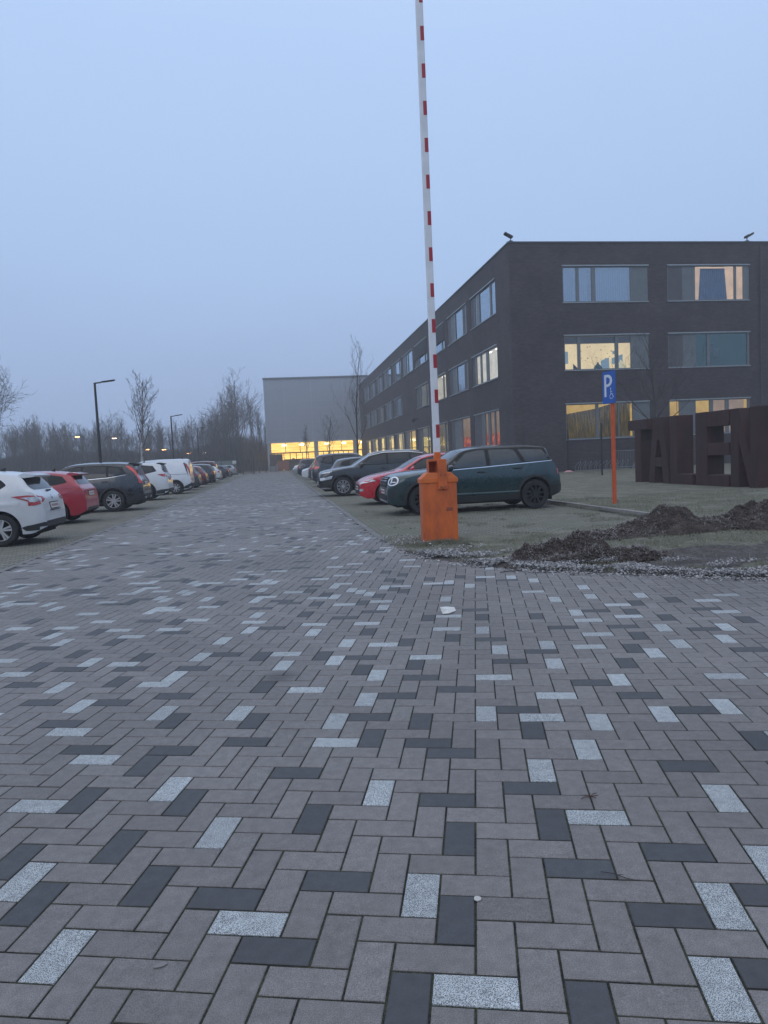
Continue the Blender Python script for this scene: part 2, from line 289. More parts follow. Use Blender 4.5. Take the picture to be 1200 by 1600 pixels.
def build_paving():
    marks = {(i, j): ('DL'.index(c)+1) for i, j, c in MARKS}
    lit_i = [k[0] for k in marks]; 
    ct, sn = math.cos(BTH), math.sin(BTH)
    V = []; F = []; MI = []; TN = []
    rnd = random.Random(11)
    done_j = 40
    # local coords range
    corners = [((x-BOX)*ct-(y-BOY)*sn, (x-BOX)*sn+(y-BOY)*ct) for x, y in PAVPOLY]
    g = .0036/BW
    def W(u, v, z): return (BOX+BW*(u*ct+v*sn), BOY+BW*(-u*sn+v*ct), z)
    def stone(i, j, a, b_):
        cx, cy, _ = W(i+a/2, j+b_/2, 0)
        if cy < .3 or not inside(cx, cy, PAVPOLY): return
        if abs(cx) > 2.5+cy*.95: return
        near = cy < 26
        k = marks.get((i, j))
        # zone where every special stone was read off the photo
        px = cx/max(cy, .1)
        known = cy < 7.1 and abs(px-.147) < .62
        if k is None:
            r_ = rnd.random()
            k = 0
            if not known:
                if r_ < .095: k = 1
                elif r_ < .165: k = 2
        tone = min(1, max(0, rnd.gauss(.5, .2)))
        dz = max(-.0008, min(.0012, rnd.gauss(0, .0005))); tx = max(-.0005, min(.0005, rnd.gauss(0, .0003))); ty = max(-.0005, min(.0005, rnd.gauss(0, .0003)))
        u0, u1, v0, v1 = i+g, i+a-g, j+g, j+b_-g
        if near:
            c = .0028/BW; zz = -.002
            o = len(V)
            V.extend([W(u0, v0, zz-.011), W(u1, v0, zz-.011), W(u1, v1, zz-.011), W(u0, v1, zz-.011),
                      W(u0, v0, dz+zz-tx-ty), W(u1, v0, dz+zz+tx-ty), W(u1, v1, dz+zz+tx+ty), W(u0, v1, dz+zz-tx+ty),
                      W(u0+c, v0+c, dz-tx-ty), W(u1-c, v0+c, dz+tx-ty), W(u1-c, v1-c, dz+tx+ty), W(u0+c, v1-c, dz-tx+ty)])
            for q in range(4):
                r1 = (q+1) % 4
                F.append((o+q, o+r1, o+4+r1, o+4+q)); F.append((o+4+q, o+4+r1, o+8+r1, o+8+q))
            F.append((o+8, o+9, o+10, o+11)); n = 9
        else:
            o = len(V)
            V.extend([W(u0, v0, dz-tx-ty), W(u1, v0, dz+tx-ty), W(u1, v1, dz+tx+ty), W(u0, v1, dz-tx+ty)]); F.append((o, o+1, o+2, o+3)); n = 1
        MI.extend([k]*n); TN.extend([tone]*n)
    umin = int(min(c[0] for c in corners)/BW)-2; umax = int(max(c[0] for c in corners)/BW)+2
    vmin = int(min(c[1] for c in corners)/BW)-2; vmax = int(max(c[1] for c in corners)/BW)+2
    for j in range(vmin, vmax):
        # only columns that can lie in the polygon at this row
        for i in range(umin, umax):
            x = BOX+BW*(i*ct+j*sn); y = BOY+BW*(-i*sn+j*ct)
            if y > 128.3 or y < 0 or (y > 9 and (x < -4.4 or x > 3)) or abs(x) > 2.8+y: continue
            s_ = (i+j+2) % 4
            if s_ == 0: stone(i, j, 2, 1)
            elif s_ == 2: stone(i, j, 1, 2)
    me = bpy.data.meshes.new('road'); me.from_pydata(V, [], F)
    for m_ in (PAVE, PAVEDARK, PAVELIGHT): me.materials.append(m_)
    me.polygons.foreach_set('material_index', MI)
    at = me.attributes.new('tone', 'FLOAT', 'FACE'); at.data.foreach_set('value', TN)
    set_props(link('road', me), kind='structure')
build_paving()
# flush edging rows along the road
EDGE2 = paver_mat('edging_concrete', (.17, .165, .16), .2)
def edging(name, x0, x1, ys, ye, step=.2, m_=EDGE2):
    b = MB(); y = ys; rr = random.Random(3)
    while y < ye:
        dz = rr.gauss(0, .0015); b.box(x0+rr.gauss(0, .003), x1+rr.gauss(0, .003), y+.004, y+step-.004, -.03, .002+dz); y += step
    return b.build(name, m_, kind='structure', recalc=False)
edging('edging_right', 1.665, 1.77, 12.2, 127)
edging('edging_left', -4.16, -4.055, 10.4, 127)
# ================================================================== buildings
def tex_xy(t):
    """vector (x+y, z, 0) of the world position, so courses run level round the corner"""
    g = nd(t, 'ShaderNodeNewGeometry'); s = nd(t, 'ShaderNodeSeparateXYZ'); t.links.new(g.outputs['Position'], s.inputs[0])
    a = nd(t, 'ShaderNodeMath', operation='ADD'); t.links.new(s.outputs[0], a.inputs[0]); t.links.new(s.outputs[1], a.inputs[1])
    c = nd(t, 'ShaderNodeCombineXYZ'); t.links.new(a.outputs[0], c.inputs[0]); t.links.new(s.outputs[2], c.inputs[1]); return c, g, s
def brick_mat():
    m = bpy.data.materials.new('dark_brick'); m.use_nodes = True; t = m.node_tree; p = t.nodes['Principled BSDF']
    p.inputs['Roughness'].default_value = .75; p.inputs['Specular IOR Level'].default_value = .3
    c, g, s = tex_xy(t)
    b = nd(t, 'ShaderNodeTexBrick'); b.inputs['Scale'].default_value = 1; b.inputs['Brick Width'].default_value = .26; b.inputs['Row Height'].default_value = .085
    b.inputs['Mortar Size'].default_value = .010; b.inputs['Color1'].default_value = (.063, .050, .051, 1); b.inputs['Color2'].default_value = (.032, .027, .031, 1)
    b.inputs['Mortar'].default_value = (.065, .062, .066, 1); b.inputs['Bias'].default_value = -.1; t.links.new(c.outputs[0], b.inputs['Vector'])
    n = nd(t, 'ShaderNodeTexNoise'); n.inputs['Scale'].default_value = .5; n.inputs['Detail'].default_value = 8; n.inputs['Roughness'].default_value = .7; t.links.new(g.outputs['Position'], n.inputs['Vector'])
    r_ = nd(t, 'ShaderNodeMapRange'); r_.inputs[1].default_value = .3; r_.inputs[2].default_value = .7; r_.inputs[3].default_value = .7; r_.inputs[4].default_value = 1.32; t.links.new(n.outputs[0], r_.inputs[0])
    v = nd(t, 'ShaderNodeVectorMath', operation='SCALE'); t.links.new(b.outputs[0], v.inputs[0]); t.links.new(r_.outputs[0], v.inputs['Scale']); t.links.new(v.outputs[0], p.inputs['Base Color'])
    bu = nd(t, 'ShaderNodeBump'); bu.inputs['Strength'].default_value = .5; bu.inputs['Distance'].default_value = .01; bu.invert = True; t.links.new(b.outputs[1], bu.inputs['Height']); t.links.new(bu.outputs[0], p.inputs['Normal'])
    return m
BRICK = brick_mat()
ALU = mat('aluminium_frame', (.15, .165, .175), .45, metal=.3, noise_amt=.1)
ALUL = mat('aluminium_light', (.30, .33, .35), .4, metal=.4, noise_amt=.12)
PANELD = mat('shutter_dark', (.075, .075, .082), .6, noise_amt=.15, noise_scale=2)
PANELL = mat('shutter_grey', (.125, .145, .155), .55, noise_amt=.12, noise_scale=2)
COPING = mat('coping', (.05, .055, .065), .5, metal=.3)
def glass_mat(name, base, tint=(1, 1, 1)):
    m = bpy.data.materials.new(name); m.use_nodes = True; t = m.node_tree; t.nodes.clear()
    o = nd(t, 'ShaderNodeOutputMaterial'); tr = nd(t, 'ShaderNodeBsdfTransparent'); tr.inputs[0].default_value = (*tint, 1)
    gl = nd(t, 'ShaderNodeBsdfGlossy'); gl.inputs['Roughness'].default_value = .015; gl.inputs[0].default_value = (.78, .90, 1, 1)
    fr = nd(t, 'ShaderNodeFresnel'); fr.inputs[0].default_value = 1.6
    a = nd(t, 'ShaderNodeMath', operation='ADD', use_clamp=True); a.inputs[1].default_value = base; t.links.new(fr.outputs[0], a.inputs[0])
    n = nd(t, 'ShaderNodeTexNoise'); n.inputs['Scale'].default_value = .8; g = nd(t, 'ShaderNodeNewGeometry'); t.links.new(g.outputs['Position'], n.inputs['Vector'])
    bu = nd(t, 'ShaderNodeBump'); bu.inputs['Strength'].default_value = .08; bu.inputs['Distance'].default_value = .05; t.links.new(n.outputs[0], bu.inputs['Height'])
    t.links.new(bu.outputs[0], gl.inputs['Normal'])
    mx_ = nd(t, 'ShaderNodeMixShader'); t.links.new(a.outputs[0], mx_.inputs[0]); t.links.new(tr.outputs[0], mx_.inputs[1]); t.links.new(gl.outputs[0], mx_.inputs[2]); t.links.new(mx_.outputs[0], o.inputs[0])
    return m
GLASS = glass_mat('window_glass', .34)
GLASSL = glass_mat('window_glass_thin', .03)
def room_mat(name, c_hi, c_lo, zf=None, streak=None, noise_s=1.2, strength=1.0, lo=.35, hi=.65):
    """lit room seen through a window: emission varied by noise (furniture, walls)"""
    m = bpy.data.materials.new(name); m.use_nodes = True; t = m.node_tree; t.nodes.clear()
    o = nd(t, 'ShaderNodeOutputMaterial'); em = nd(t, 'ShaderNodeEmission'); em.inputs[1].default_value = strength
    g = nd(t, 'ShaderNodeNewGeometry'); n = nd(t, 'ShaderNodeTexNoise'); n.inputs['Scale'].default_value = noise_s; n.inputs['Detail'].default_value = 6; n.inputs['Roughness'].default_value = .65
    mp = nd(t, 'ShaderNodeMapping'); mp.inputs['Scale'].default_value = streak or (1, 1, 1); t.links.new(g.outputs['Position'], mp.inputs[0]); t.links.new(mp.outputs[0], n.inputs['Vector'])
    r_ = nd(t, 'ShaderNodeValToRGB'); r_.color_ramp.elements[0].position = lo; r_.color_ramp.elements[1].position = hi
    r_.color_ramp.elements[0].color = (*c_lo, 1); r_.color_ramp.elements[1].color = (*c_hi, 1); t.links.new(n.outputs[0], r_.inputs[0])
    t.links.new(r_.outputs[0], em.inputs[0]); t.links.new(em.outputs[0], o.inputs[0]); return m
RM = {
 'dark': mat('room_dark', (.10, .11, .12), .9, noise_amt=.6, noise_scale=1),
 'pale': room_mat('room_pale', (.72, .66, .50), (.50, .46, .36), noise_s=1.5),
 'dim': room_mat('room_dim', (.20, .17, .10), (.06, .06, .055), noise_s=.9),
 'warm': room_mat('room_warm', (.80, .65, .38), (.64, .52, .31), noise_s=1.0),
 'yellow': room_mat('room_yellow', (1.0, .68, .22), (.55, .36, .12), noise_s=1.6),
 'amber': room_mat('room_amber', (.56, .37, .10), (.40, .26, .075), noise_s=.9),
 'brown': room_mat('room_brown', (.30, .21, .14), (.20, .145, .11), noise_s=1.0),
 'red': room_mat('room_red', (.85, .27, .10), (.28, .045, .05), noise_s=2.6, lo=.48, hi=.68),
 'pink': room_mat('room_pinkish', (.62, .44, .30), (.45, .33, .25), noise_s=1.0),
 'orange': room_mat('room_orange', (1.0, .34, .03), (.6, .2, .03), noise_s=2.5),
 'streak': room_mat('tree_reflection_streaks', (.19, .135, .04), (.020, .02, .016), streak=(9, 9, .8), noise_s=1.6, lo=.42, hi=.72),  # streaks paint the reflection of bare trees in the glass
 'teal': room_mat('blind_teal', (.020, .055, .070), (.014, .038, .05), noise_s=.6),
}
TUBE = emis_mat('ceiling_tube', (1, .92, .75), 3.0)
BLIND = mat('blind_cloth', (.30, .38, .52), .8, noise_amt=.15, noise_scale=.9)
PLEATB = mat('pleat_blue', (.17, .27, .44), .8, noise_amt=.1, noise_scale=2)  # blue of the pleated sheets behind the upper front panes
GREYBLIND = mat('roller_blind', (.13, .12, .12), .8)

ZR = {3: (10.80, 13.05), 2: (6.50, 8.68), 1: (2.07, 4.33)}
BX0, BY0, BX1, BY1, BH = 15.1, 44.0, 58.0, 127.0, 14.5
def front(u, z, d): return Vector((BX0+u, BY0+d, z))          # faces -Y
def side(u, z, d): return Vector((BX0+d, BY1-u, z))            # faces -X
school = empty('school_building', (BX0, BY0, 0), label='long three storey dark brick school building right of the car park', cat='school building')
def relay(o, root):   # keep world geometry while parented to an empty away from the origin
    o.matrix_parent_inverse = Matrix.Translation(-Vector(root.location)); return o
def facade(fn, L, H, ops, name='wall'):
    us = sorted({0, L, *[o[0] for o in ops], *[o[1] for o in ops]}); zs = sorted({-.03, H, *[o[2] for o in ops], *[o[3] for o in ops]})
    b = MB()
    for i in range(len(us)-1):
        for k in range(len(zs)-1):
            uc = (us[i]+us[i+1])/2; zc = (zs[k]+zs[k+1])/2
            if any(o[0] < uc < o[1] and o[2] < zc < o[3] for o in ops): continue
            b.add([fn(us[i], zs[k], 0), fn(us[i+1], zs[k], 0), fn(us[i+1], zs[k+1], 0), fn(us[i], zs[k+1], 0)], [(0, 1, 2, 3)])
    for u0, u1, z0, z1 in [o[:4] for o in ops]:
        for a, c in (((u0, z0), (u0, z1)), ((u1, z0), (u1, z1)), ((u0, z0), (u1, z0)), ((u0, z1), (u1, z1))):
            b.add([fn(*a, 0), fn(*c, 0), fn(*c, .35), fn(*a, .35)], [(0, 1, 2, 3)])
    return relay(b.build(name, BRICK, school, recalc=False), school)
def wbox(b, fn, u0, u1, z0, z1, d0, d1, mi=0):
    P = [fn(u, z, d) for d in (d0, d1) for u, z in ((u0, z0), (u1, z0), (u1, z1), (u0, z1))]
    b.add(P, [(0, 1, 2, 3), (7, 6, 5, 4), (0, 4, 5, 1), (1, 5, 6, 2), (2, 6, 7, 3), (3, 7, 4, 0)], mi)
def window(fn, u0, u1, z0, z1, segs, room='dark', lower=None, blind=0, extra=None, deep=2.6, label=None):
    """segs: list of (kind, a, b) in fractions of the width; kinds g glass, p dark shutter, q light shutter"""
    W = u1-u0; f = MB()
    t = .06
    wbox(f, fn, u0, u1, z1-t, z1, .03, .13); wbox(f, fn, u0, u1, z0, z0+t, .03, .13)
    wbox(f, fn, u0, u0+t, z0+t, z1-t, .031, .13); wbox(f, fn, u1-t, u1, z0+t, z1-t, .031, .13)
    xs = sorted(s for sg in segs for s in sg[1:])
    # mullions fill what lies between the segments
    e = 0
    for k, a, b_ in sorted(segs, key=lambda s: s[1]):
        if a-e > .008: wbox(f, fn, u0+t+(W-2*t)*e, u0+t+(W-2*t)*a, z0+t, z1-t, .035, .14)
        e = b_
    if 1-e > .008: wbox(f, fn, u0+t+(W-2*t)*e, u1-t, z0+t, z1-t, .035, .14)
    win = relay(f.build('window', ALU, school, recalc=True), school)
    if label: win['label'] = label
    s = MB(); wbox(s, fn, u0-.03, u1+.03, z1, z1+.07, -.07, .10); relay(s.build('window_head', ALUL, win), school).matrix_parent_inverse = Matrix()
    s = MB(); wbox(s, fn, u0-.03, u1+.03, z0-.05, z0, -.06, .10); s.build('sill', ALUL, win)
    X = lambda a: u0+t+(W-2*t)*a
    g = MB(); pd = MB(); pl = MB()
    for k, a, b_ in segs:
        if k == 'g': g.add([fn(X(a), z0+t, .09), fn(X(b_), z0+t, .09), fn(X(b_), z1-t, .09), fn(X(a), z1-t, .09)], [(0, 1, 2, 3)])
        else:
            q_ = MB(); wbox(q_, fn, X(a), X(b_), z0+t, z1-t, .05, .08); q_.build('shutter', PANELD if k == 'p' else PANELL, win)
    if g.v: g.build('pane', GLASS if room == 'dark' or blind == 9 else GLASSL, win, recalc=False)
    # room behind the glass
    r_ = MB(); a0, a1, c0, c1 = u0-.2, u1+.2, z0-.5, z1+.25
    def face(p, mi): r_.add([fn(*q) for q in p], [(0, 1, 2, 3)], mi)
    face(((a0, c0, deep), (a1, c0, deep), (a1, c1, deep), (a0, c1, deep)), 0)
    face(((a0, c0, .36), (a0, c0, deep), (a0, c1, deep), (a0, c1, .36)), 0); face(((a1, c0, .36), (a1, c0, deep), (a1, c1, deep), (a1, c1, .36)), 0)
    face(((a0, c1, .36), (a1, c1, .36), (a1, c1, deep), (a0, c1, deep)), 0); face(((a0, c0, .36), (a1, c0, .36), (a1, c0, deep), (a0, c0, deep)), 0)
    r_.build('room', RM[room], win, recalc=False)
    if lower:
        l = MB(); wbox(l, fn, u0, u1, c0+.02, z0+(z1-z0)*.5, deep-.9, deep-.8); l.build('room_contents', RM[lower], win)
    if room not in ('dark', 'dim', 'teal') and deep > 1:
        for q in range(3):
            l = MB(); uu = u0+W*(.15+.33*q); wbox(l, fn, uu, uu+.9, c1-.08, c1-.03, .9, 1.02); l.build('ceiling_light', TUBE, win)
    if blind and blind != 9:
        l = MB(); wbox(l, fn, u0+t, u1-t, z1-t-(z1-z0)*blind, z1-t, .16, .18); l.build('blind', GREYBLIND, win)
    if extra: extra(fn, win, u0, u1, z0, z1)
    return win
# ---- front (short) facade
def ex_r3a(fn, win, u0, u1, z0, z1):
    W = u1-u0; b = MB()
    for a, c in ((.02, .33), (.40, .80)):
        n = 30
        for i in range(n):
            ua = u0+W*(a+(c-a)*i/n); ub = u0+W*(a+(c-a)*(i+1)/n)
            b.add([fn(ua, z0+.08, .55+.04*(i % 2)), fn(ub, z0+.08, .55+.04*((i+1) % 2)), fn(ub, z1-.1, .55+.04*((i+1) % 2)), fn(ua, z1-.1, .55+.04*(i % 2))], [(0, 1, 2, 3)])
    b.build('inner_sheet', PLEATB, win, recalc=False)
def ex_r3b(fn, win, u0, u1, z0, z1):
    W = u1-u0; b = MB(); n = 26
    for i in range(n):
        f0, f1 = i/n, (i+1)/n
        bl = lambda f: u0+W*(.415+.355*f); tl = lambda f: u0+W*(.44+.30*f)
        b.add([fn(bl(f0), z0+.07, .4+.04*(i % 2)), fn(bl(f1), z0+.07, .4+.04*((i+1) % 2)), fn(tl(f1), z1-.09, .4+.04*((i+1) % 2)), fn(tl(f0), z1-.09, .4+.04*(i % 2))], [(0, 1, 2, 3)])
    b.build('inner_sheet', PLEATB, win, recalc=False)
    l = MB(); wbox(l, fn, u0+W*.33, u0+W*.36, z0+.06, z0+.36, .9, 1.1); wbox(l, fn, u0+W*.36, u0+W*.385, z0+.06, z0+.5, .9, 1.1); l.build('chair_stack', mat('blue_plastic', (.1, .16, .28), .5), win)
def ex_r2a(fn, win, u0, u1, z0, z1):
    W = u1-u0; H = z1-z0
    wm = mat('board_blue', (.22, .36, .50), .6, emis=(.22, .36, .5), es=.35)
    b = MB(); wbox(b, fn, u0+W*.04, u0+W*.13, z0+H*.26, z0+H*.62, 1.2, 1.25); b.build('door_window', wm, win)
    rr = random.Random(5)
    for i in range(14):
        b = MB()
        a = u0+W*(.2+.38*rr.random()); c = z0+H*(.25+.45*rr.random()); s = .03+.035*rr.random(); q = PI*rr.random()
        P = [fn(a+s*math.cos(q+k*PI/3)*(1 if k % 2 else .5), c+s*math.sin(q+k*PI/3)*(1 if k % 2 else .5), .12) for k in range(6)]
        b.add(P, [tuple(range(6))]); b.build('paper_bird', BLACKPL, win, recalc=False)
    b = MB(); P = [(.50, 0), (.50, .28), (.545, .33), (.595, .37), (.60, 0)]
    b.prism([(u0+W*a, z0+.06+H*c) for a, c in P], fn, .9, .95); b.build('blue_board', wm, win)
    b = MB(); P = [(.40, 0), (.415, .12), (.44, .17), (.455, .25), (.47, .17), (.50, .1), (.51, 0)]
    b.prism([(u0+W*a, z0+.06+H*c) for a, c in P], fn, .8, .84); b.build('plant_silhouette', RM['teal'], win); b = MB(); P = [(.16, 0), (.16, .2), (.19, .13), (.22, .04), (.225, 0)]
    b.prism([(u0+W*a, z0+.06+H*c) for a, c in P], fn, .8, .84); b.build('plant_silhouette', mat('navy_things', (.03, .05, .09), .7), win)
    b = MB(); P = [(.64, .06), (.66, .16), (.69, .19), (.705, .26), (.73, .18), (.76, .12), (.77, .03), (.7, 0)]
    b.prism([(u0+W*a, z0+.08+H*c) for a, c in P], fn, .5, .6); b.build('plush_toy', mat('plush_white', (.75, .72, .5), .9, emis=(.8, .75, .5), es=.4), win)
    b = MB(); b.prism([(u0+W*a, z0+H*c) for a, c in ((.64, .2), (.64, .38), (.77, .5), (.77, .2))], fn, 1.0, 1.05); wbox(b, fn, u0+W*.65, u0+W*.70, z0+H*.5, z0+H*.6, 1.0, 1.05); b.build('poster', wm, win)
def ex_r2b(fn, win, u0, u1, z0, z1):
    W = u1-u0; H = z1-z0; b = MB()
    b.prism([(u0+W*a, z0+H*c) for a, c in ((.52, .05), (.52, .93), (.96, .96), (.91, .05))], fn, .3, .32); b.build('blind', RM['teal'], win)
    b = MB(); wbox(b, fn, u0+W*.53, u0+W*.585, z0+H*.45, z0+H*.7, .26, .27); wbox(b, fn, u0+W*.575, u0+W*.64, z0+H*.3, z0+H*.54, .25, .258)
    b.build('paper_sheet', mat('sheet_green', (.16, .24, .25), .7), win)
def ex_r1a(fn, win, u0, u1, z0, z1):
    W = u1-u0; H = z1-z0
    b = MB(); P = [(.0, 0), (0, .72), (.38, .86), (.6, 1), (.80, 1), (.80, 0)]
    b.prism([(u0+W*a, z0+H*c) for a, c in P], fn, .5, .55); b.build('inner_sheet', RM['streak'], win)  # glowing sheet behind the pane, painted with reflected tree streaks
def ex_r1b(fn, win, u0, u1, z0, z1):
    W = u1-u0; H = z1-z0; b = MB(); wbox(b, fn, u0+W*.55, u0+W*.98, z0, z1, .5, .6)
    b.build('wall_board', RM['brown'], win)
    b = MB(); wbox(b, fn, u0+W*.60, u0+W*.72, z0+.1, z0+H*.36, .44, .46); b.build('notice', RM['orange'], win)
FW = [(3.5, 9.33), (10.68, 16.53), (17.95, 23.8), (25.2, 31.0), (32.4, 38.2)]
A_ = [('g', .0, .15), ('g', .185, .335), ('g', .38, .80), ('q', .815, .985)]
A2 = [('g', .0, .15), ('g', .185, .60), ('g', .64, .79), ('q', .82, .985)]
A1 = [('g', .0, .35), ('g', .385, .62), ('g', .635, .80), ('q', .82, .985)]
B3 = [('p', .0, .175), ('q', .175, .305), ('g', .335, .825), ('g', .85, .94)]
B2 = [('p', .0, .175), ('q', .175, .305), ('g', .335, .475), ('g', .51, .985)]
B1 = [('g', .0, .12), ('q', .14, .305), ('g', .325, .50), ('g', .545, .70), ('g', .745, .985)]
ops = [(a, b_, *ZR[r]) for r in ZR for a, b_ in FW]
facade(front, BX1-BX0, BH, ops)
window(front, *FW[0], *ZR[3], A_, 'dark', extra=ex_r3a)
window(front, *FW[1], *ZR[3], B3, 'pink', extra=ex_r3b)
window(front, *FW[0], *ZR[2], A2, 'warm', blind=.2, extra=ex_r2a, deep=1.5)
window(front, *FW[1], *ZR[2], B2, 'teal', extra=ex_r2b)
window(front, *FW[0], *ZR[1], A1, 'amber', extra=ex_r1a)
window(front, *FW[1], *ZR[1], B1, 'amber', extra=ex_r1b)
for k in (2, 3, 4):
    for r in (1, 2, 3): window(front, *FW[k], *ZR[r], (A_, B3, A2)[(k+r) % 3], ('dark', 'warm', 'dark', 'yellow')[(k*r) % 4])
# ---- long (west) facade, u runs from the far end to the near end
L = BY1-BY0
near = [(47.0+7.42*k, 53.2+7.42*k) for k in range(10)]
S3 = [('p', .0, .14), ('g', .16, .24), ('g', .36, .78), ('g', .82, .995)]
S3b = [('p', .0, .18), ('q', .18, .34), ('g', .42, .80), ('p', .83, .93)]
S2 = [('p', .0, .1), ('g', .14, .32), ('g', .36, .56), ('g', .64, .995)]
S1 = [('p', .02, .3), ('q', .33, .38), ('g', .43, .56), ('g', .64, .80), ('g', .83, .995)]
S1b = [('p', .0, .2), ('q', .24, .42), ('g', .58, .995)]
SP = [('p', .0, .30), ('g', .36, .80), ('g', .84, .995)]
SS = [('q', .02, .3), ('g', .36, .5), ('g', .56, .97)]
spec = {}
for k in range(10):
    spec[(3, k)] = ((S3, S3b, SP, SP, SS, SP, SS, S3b, SP, SS)[k], 'dark', None)
    spec[(2, k)] = ((S2, S3b, SP, SP, None, SP, S3b, SP, SS, SP)[k], ('pale', 'dark', 'pale', 'dim', 0, 'dark', 'dark', 'dim', 'dark', 'dark')[k], None)
    spec[(1, k)] = ((S1, S1b, SP, SP, SS, SP, SS, SP, SS, SP)[k], ('brown', 'brown', 'dim', 'dim', 'yellow', 'warm', 'warm', 'warm', 'warm', 'warm')[k], ('red', 'red', None, None, None, None, None, None, None, None)[k])
ops = []
for (r, k), (sg, room, low) in spec.items():
    if sg is None: continue
    y0, y1 = near[k]; z0, z1 = ZR[r]
    if r == 3 and k in (2, 3): pass
    if r == 1: z0 = 1.35
    if r == 1 and k == 4: z0 = .06
    ops.append((BY1-y1, BY1-y0, z0, z1, r, k))
facade(side, L, BH, [o[:4] for o in ops])
for u0, u1, z0, z1, r, k in ops:
    sg, room, low = spec[(r, k)]
    def louvre(fn, win, u0, u1, z0, z1):
        b = MB(); n = 20; zz = z0+(z1-z0)*.36; wbox(b, fn, u0+.05, u1-.05, zz, z1-.05, -.02, .02)
        for i in range(n): wbox(b, fn, u0+.06, u1-.06, zz+(z1-zz-.1)*i/n, zz+(z1-zz-.1)*(i+.45)/n, -.05, -.02)
        b.build('sun_screen', PANELD, win)
    window(side, u0, u1, z0, z1, sg, room, lower=low, extra=louvre if (r == 3 and k in (2, 3)) else None, deep=1.6)
b = MB()
for fn, LL in ((lambda u, z, d: Vector((BX1-d, BY0+u, z)), BY1-BY0), (lambda u, z, d: Vector((BX0+u, BY1-d, z)), BX1-BX0)):
    b.add([fn(0, -.03, 0), fn(LL, -.03, 0), fn(LL, BH, 0), fn(0, BH, 0)], [(0, 1, 2, 3)])
relay(b.build('wall', BRICK, school, recalc=False), school)
b = MB(); b.box(BX0+.02, BX1-.02, BY0+.02, BY1-.02, BH-.3, BH-.02); relay(b.build('roof', mat('roof_felt', (.06, .06, .065), .9), school), school)
b = MB(); c = .06
b.box(BX0-c, BX1+c, BY0-c, BY0+.35, BH, BH+.09); b.box(BX0-c, BX0+.35, BY0+.35, BY1+c, BH, BH+.09); b.box(BX1-.35, BX1+c, BY0+.35, BY1+c, BH, BH+.09); b.box(BX0+.35, BX1-.35, BY1-.35, BY1+c, BH, BH+.09)
relay(b.build('roof_coping', COPING, school), school)
# downpipe line on the front face near the right
b = MB(); b.tube([(32.4, 43.93, 0), (32.4, 43.93, 14.4)], .05, 8); relay(b.build('downpipe', COPING, school), school)

def floodlight(x, y, yaw, label, n=1):
    t = empty('floodlight', (x, y, BH+.09), yaw, label=label, cat='floodlight')
    b = MB(); b.box(-.35, .35, -.18, .18, 0, .10); b.box(-.15, .15, -.1, .1, .1, .2); b.build('base', COPING, t)
    b = MB(); b.tube([(0, 0, .2), (0, 0, .5)], .045, 8); b.build('bracket', COPING, t)
    b = MB(); mt = Matrix.Translation((-.12, 0, .62)) @ Matrix.Rotation(R(28), 4, 'Y'); b.box(-.5, .32, -.22, .22, -.07, .07, mat=mt); b.box(-.44, .2, -.18, .18, -.11, -.07, mat=mt)
    for i in range(5): b.box(-.05+.08*i, -.02+.08*i, -.16, .16, .07, .13, mat=mt)
    bevel(b.build('lamp_head', BLACKPL, t))
    t.scale = (.72, .72, .72); return t
floodlight(15.35, 44.3, 0, 'dark floodlight on the roof corner above the brick facade corner')
floodlight(31.7, 44.3, PI, 'dark floodlight on the roof edge above the right hand windows')
t = empty('security_camera', (15.1, 75.2, 5.35), label='small black dome camera fixed on the long brick facade', cat='security camera')
b = MB(); b.box(-.5, 0, -.05, .05, .05, .13); b.build('bracket', BLACKPL, t)
b = MB(); b.tube([(-.5, 0, .15), (-.5, 0, .02), (-.5, 0, -.18), (-.5, 0, -.28)], [.12, .22, .22, .08], 12); b.build('dome', BLACKPL, t, smooth=40)

# ================================================================== sports hall at the end of the road
HX0, HX1, HY, HZ, HS = -1.75, 62.0, 130.0, 16.45, 5.2
def hall_mat():
    m = bpy.data.materials.new('hall_cladding'); m.use_nodes = True; t = m.node_tree; p = t.nodes['Principled BSDF']
    p.inputs['Roughness'].default_value = .42; p.inputs['Metallic'].default_value = .1
    c, g, s = tex_xy(t)
    n = nd(t, 'ShaderNodeTexNoise'); n.inputs['Scale'].default_value = .25; n.inputs['Detail'].default_value = 5; t.links.new(g.outputs['Position'], n.inputs['Vector'])
    wv = nd(t, 'ShaderNodeTexWave'); wv.inputs['Scale'].default_value = .5; wv.bands_direction = 'X'; wv.inputs['Distortion'].default_value = .2; t.links.new(c.outputs[0], wv.inputs['Vector'])
    r_ = nd(t, 'ShaderNodeValToRGB'); r_.color_ramp.elements[0].color = (.25, .275, .315, 1); r_.color_ramp.elements[1].color = (.30, .325, .365, 1)
    ml = nd(t, 'ShaderNodeMath', operation='MULTIPLY_ADD'); ml.inputs[1].default_value = .25; t.links.new(wv.outputs[1], ml.inputs[0]); t.links.new(n.outputs[0], ml.inputs[2]); t.links.new(ml.outputs[0], r_.inputs[0])
    t.links.new(r_.outputs[0], p.inputs['Base Color']); return m
CLAD = hall_mat(); CLADL = mat('hall_seam', (.33, .36, .41), .4); CONC = mat('hall_concrete', (.33, .34, .35), .7, noise_amt=.15, noise_scale=.6)
hall = empty('sports_hall', (HX0, HY, 0), label='big pale grey hall with a yellow lit ground floor at the road end', cat='hall')
def hb(name, b, m, par=None, **k):
    o = b.build(name, m, par or hall, **k)
    if par is None: relay(o, hall)
    return o
b = MB(); b.box(HX0, HX1, HY, HY+45, HS, HZ); hb('upper_wall', b, CLAD)
b = MB()
for z in (14.4, 12.3, 11.1, 9.3, 7.5, 6.2): b.box(HX0+.02, HX1, HY-.03, HY, z, z+.07)
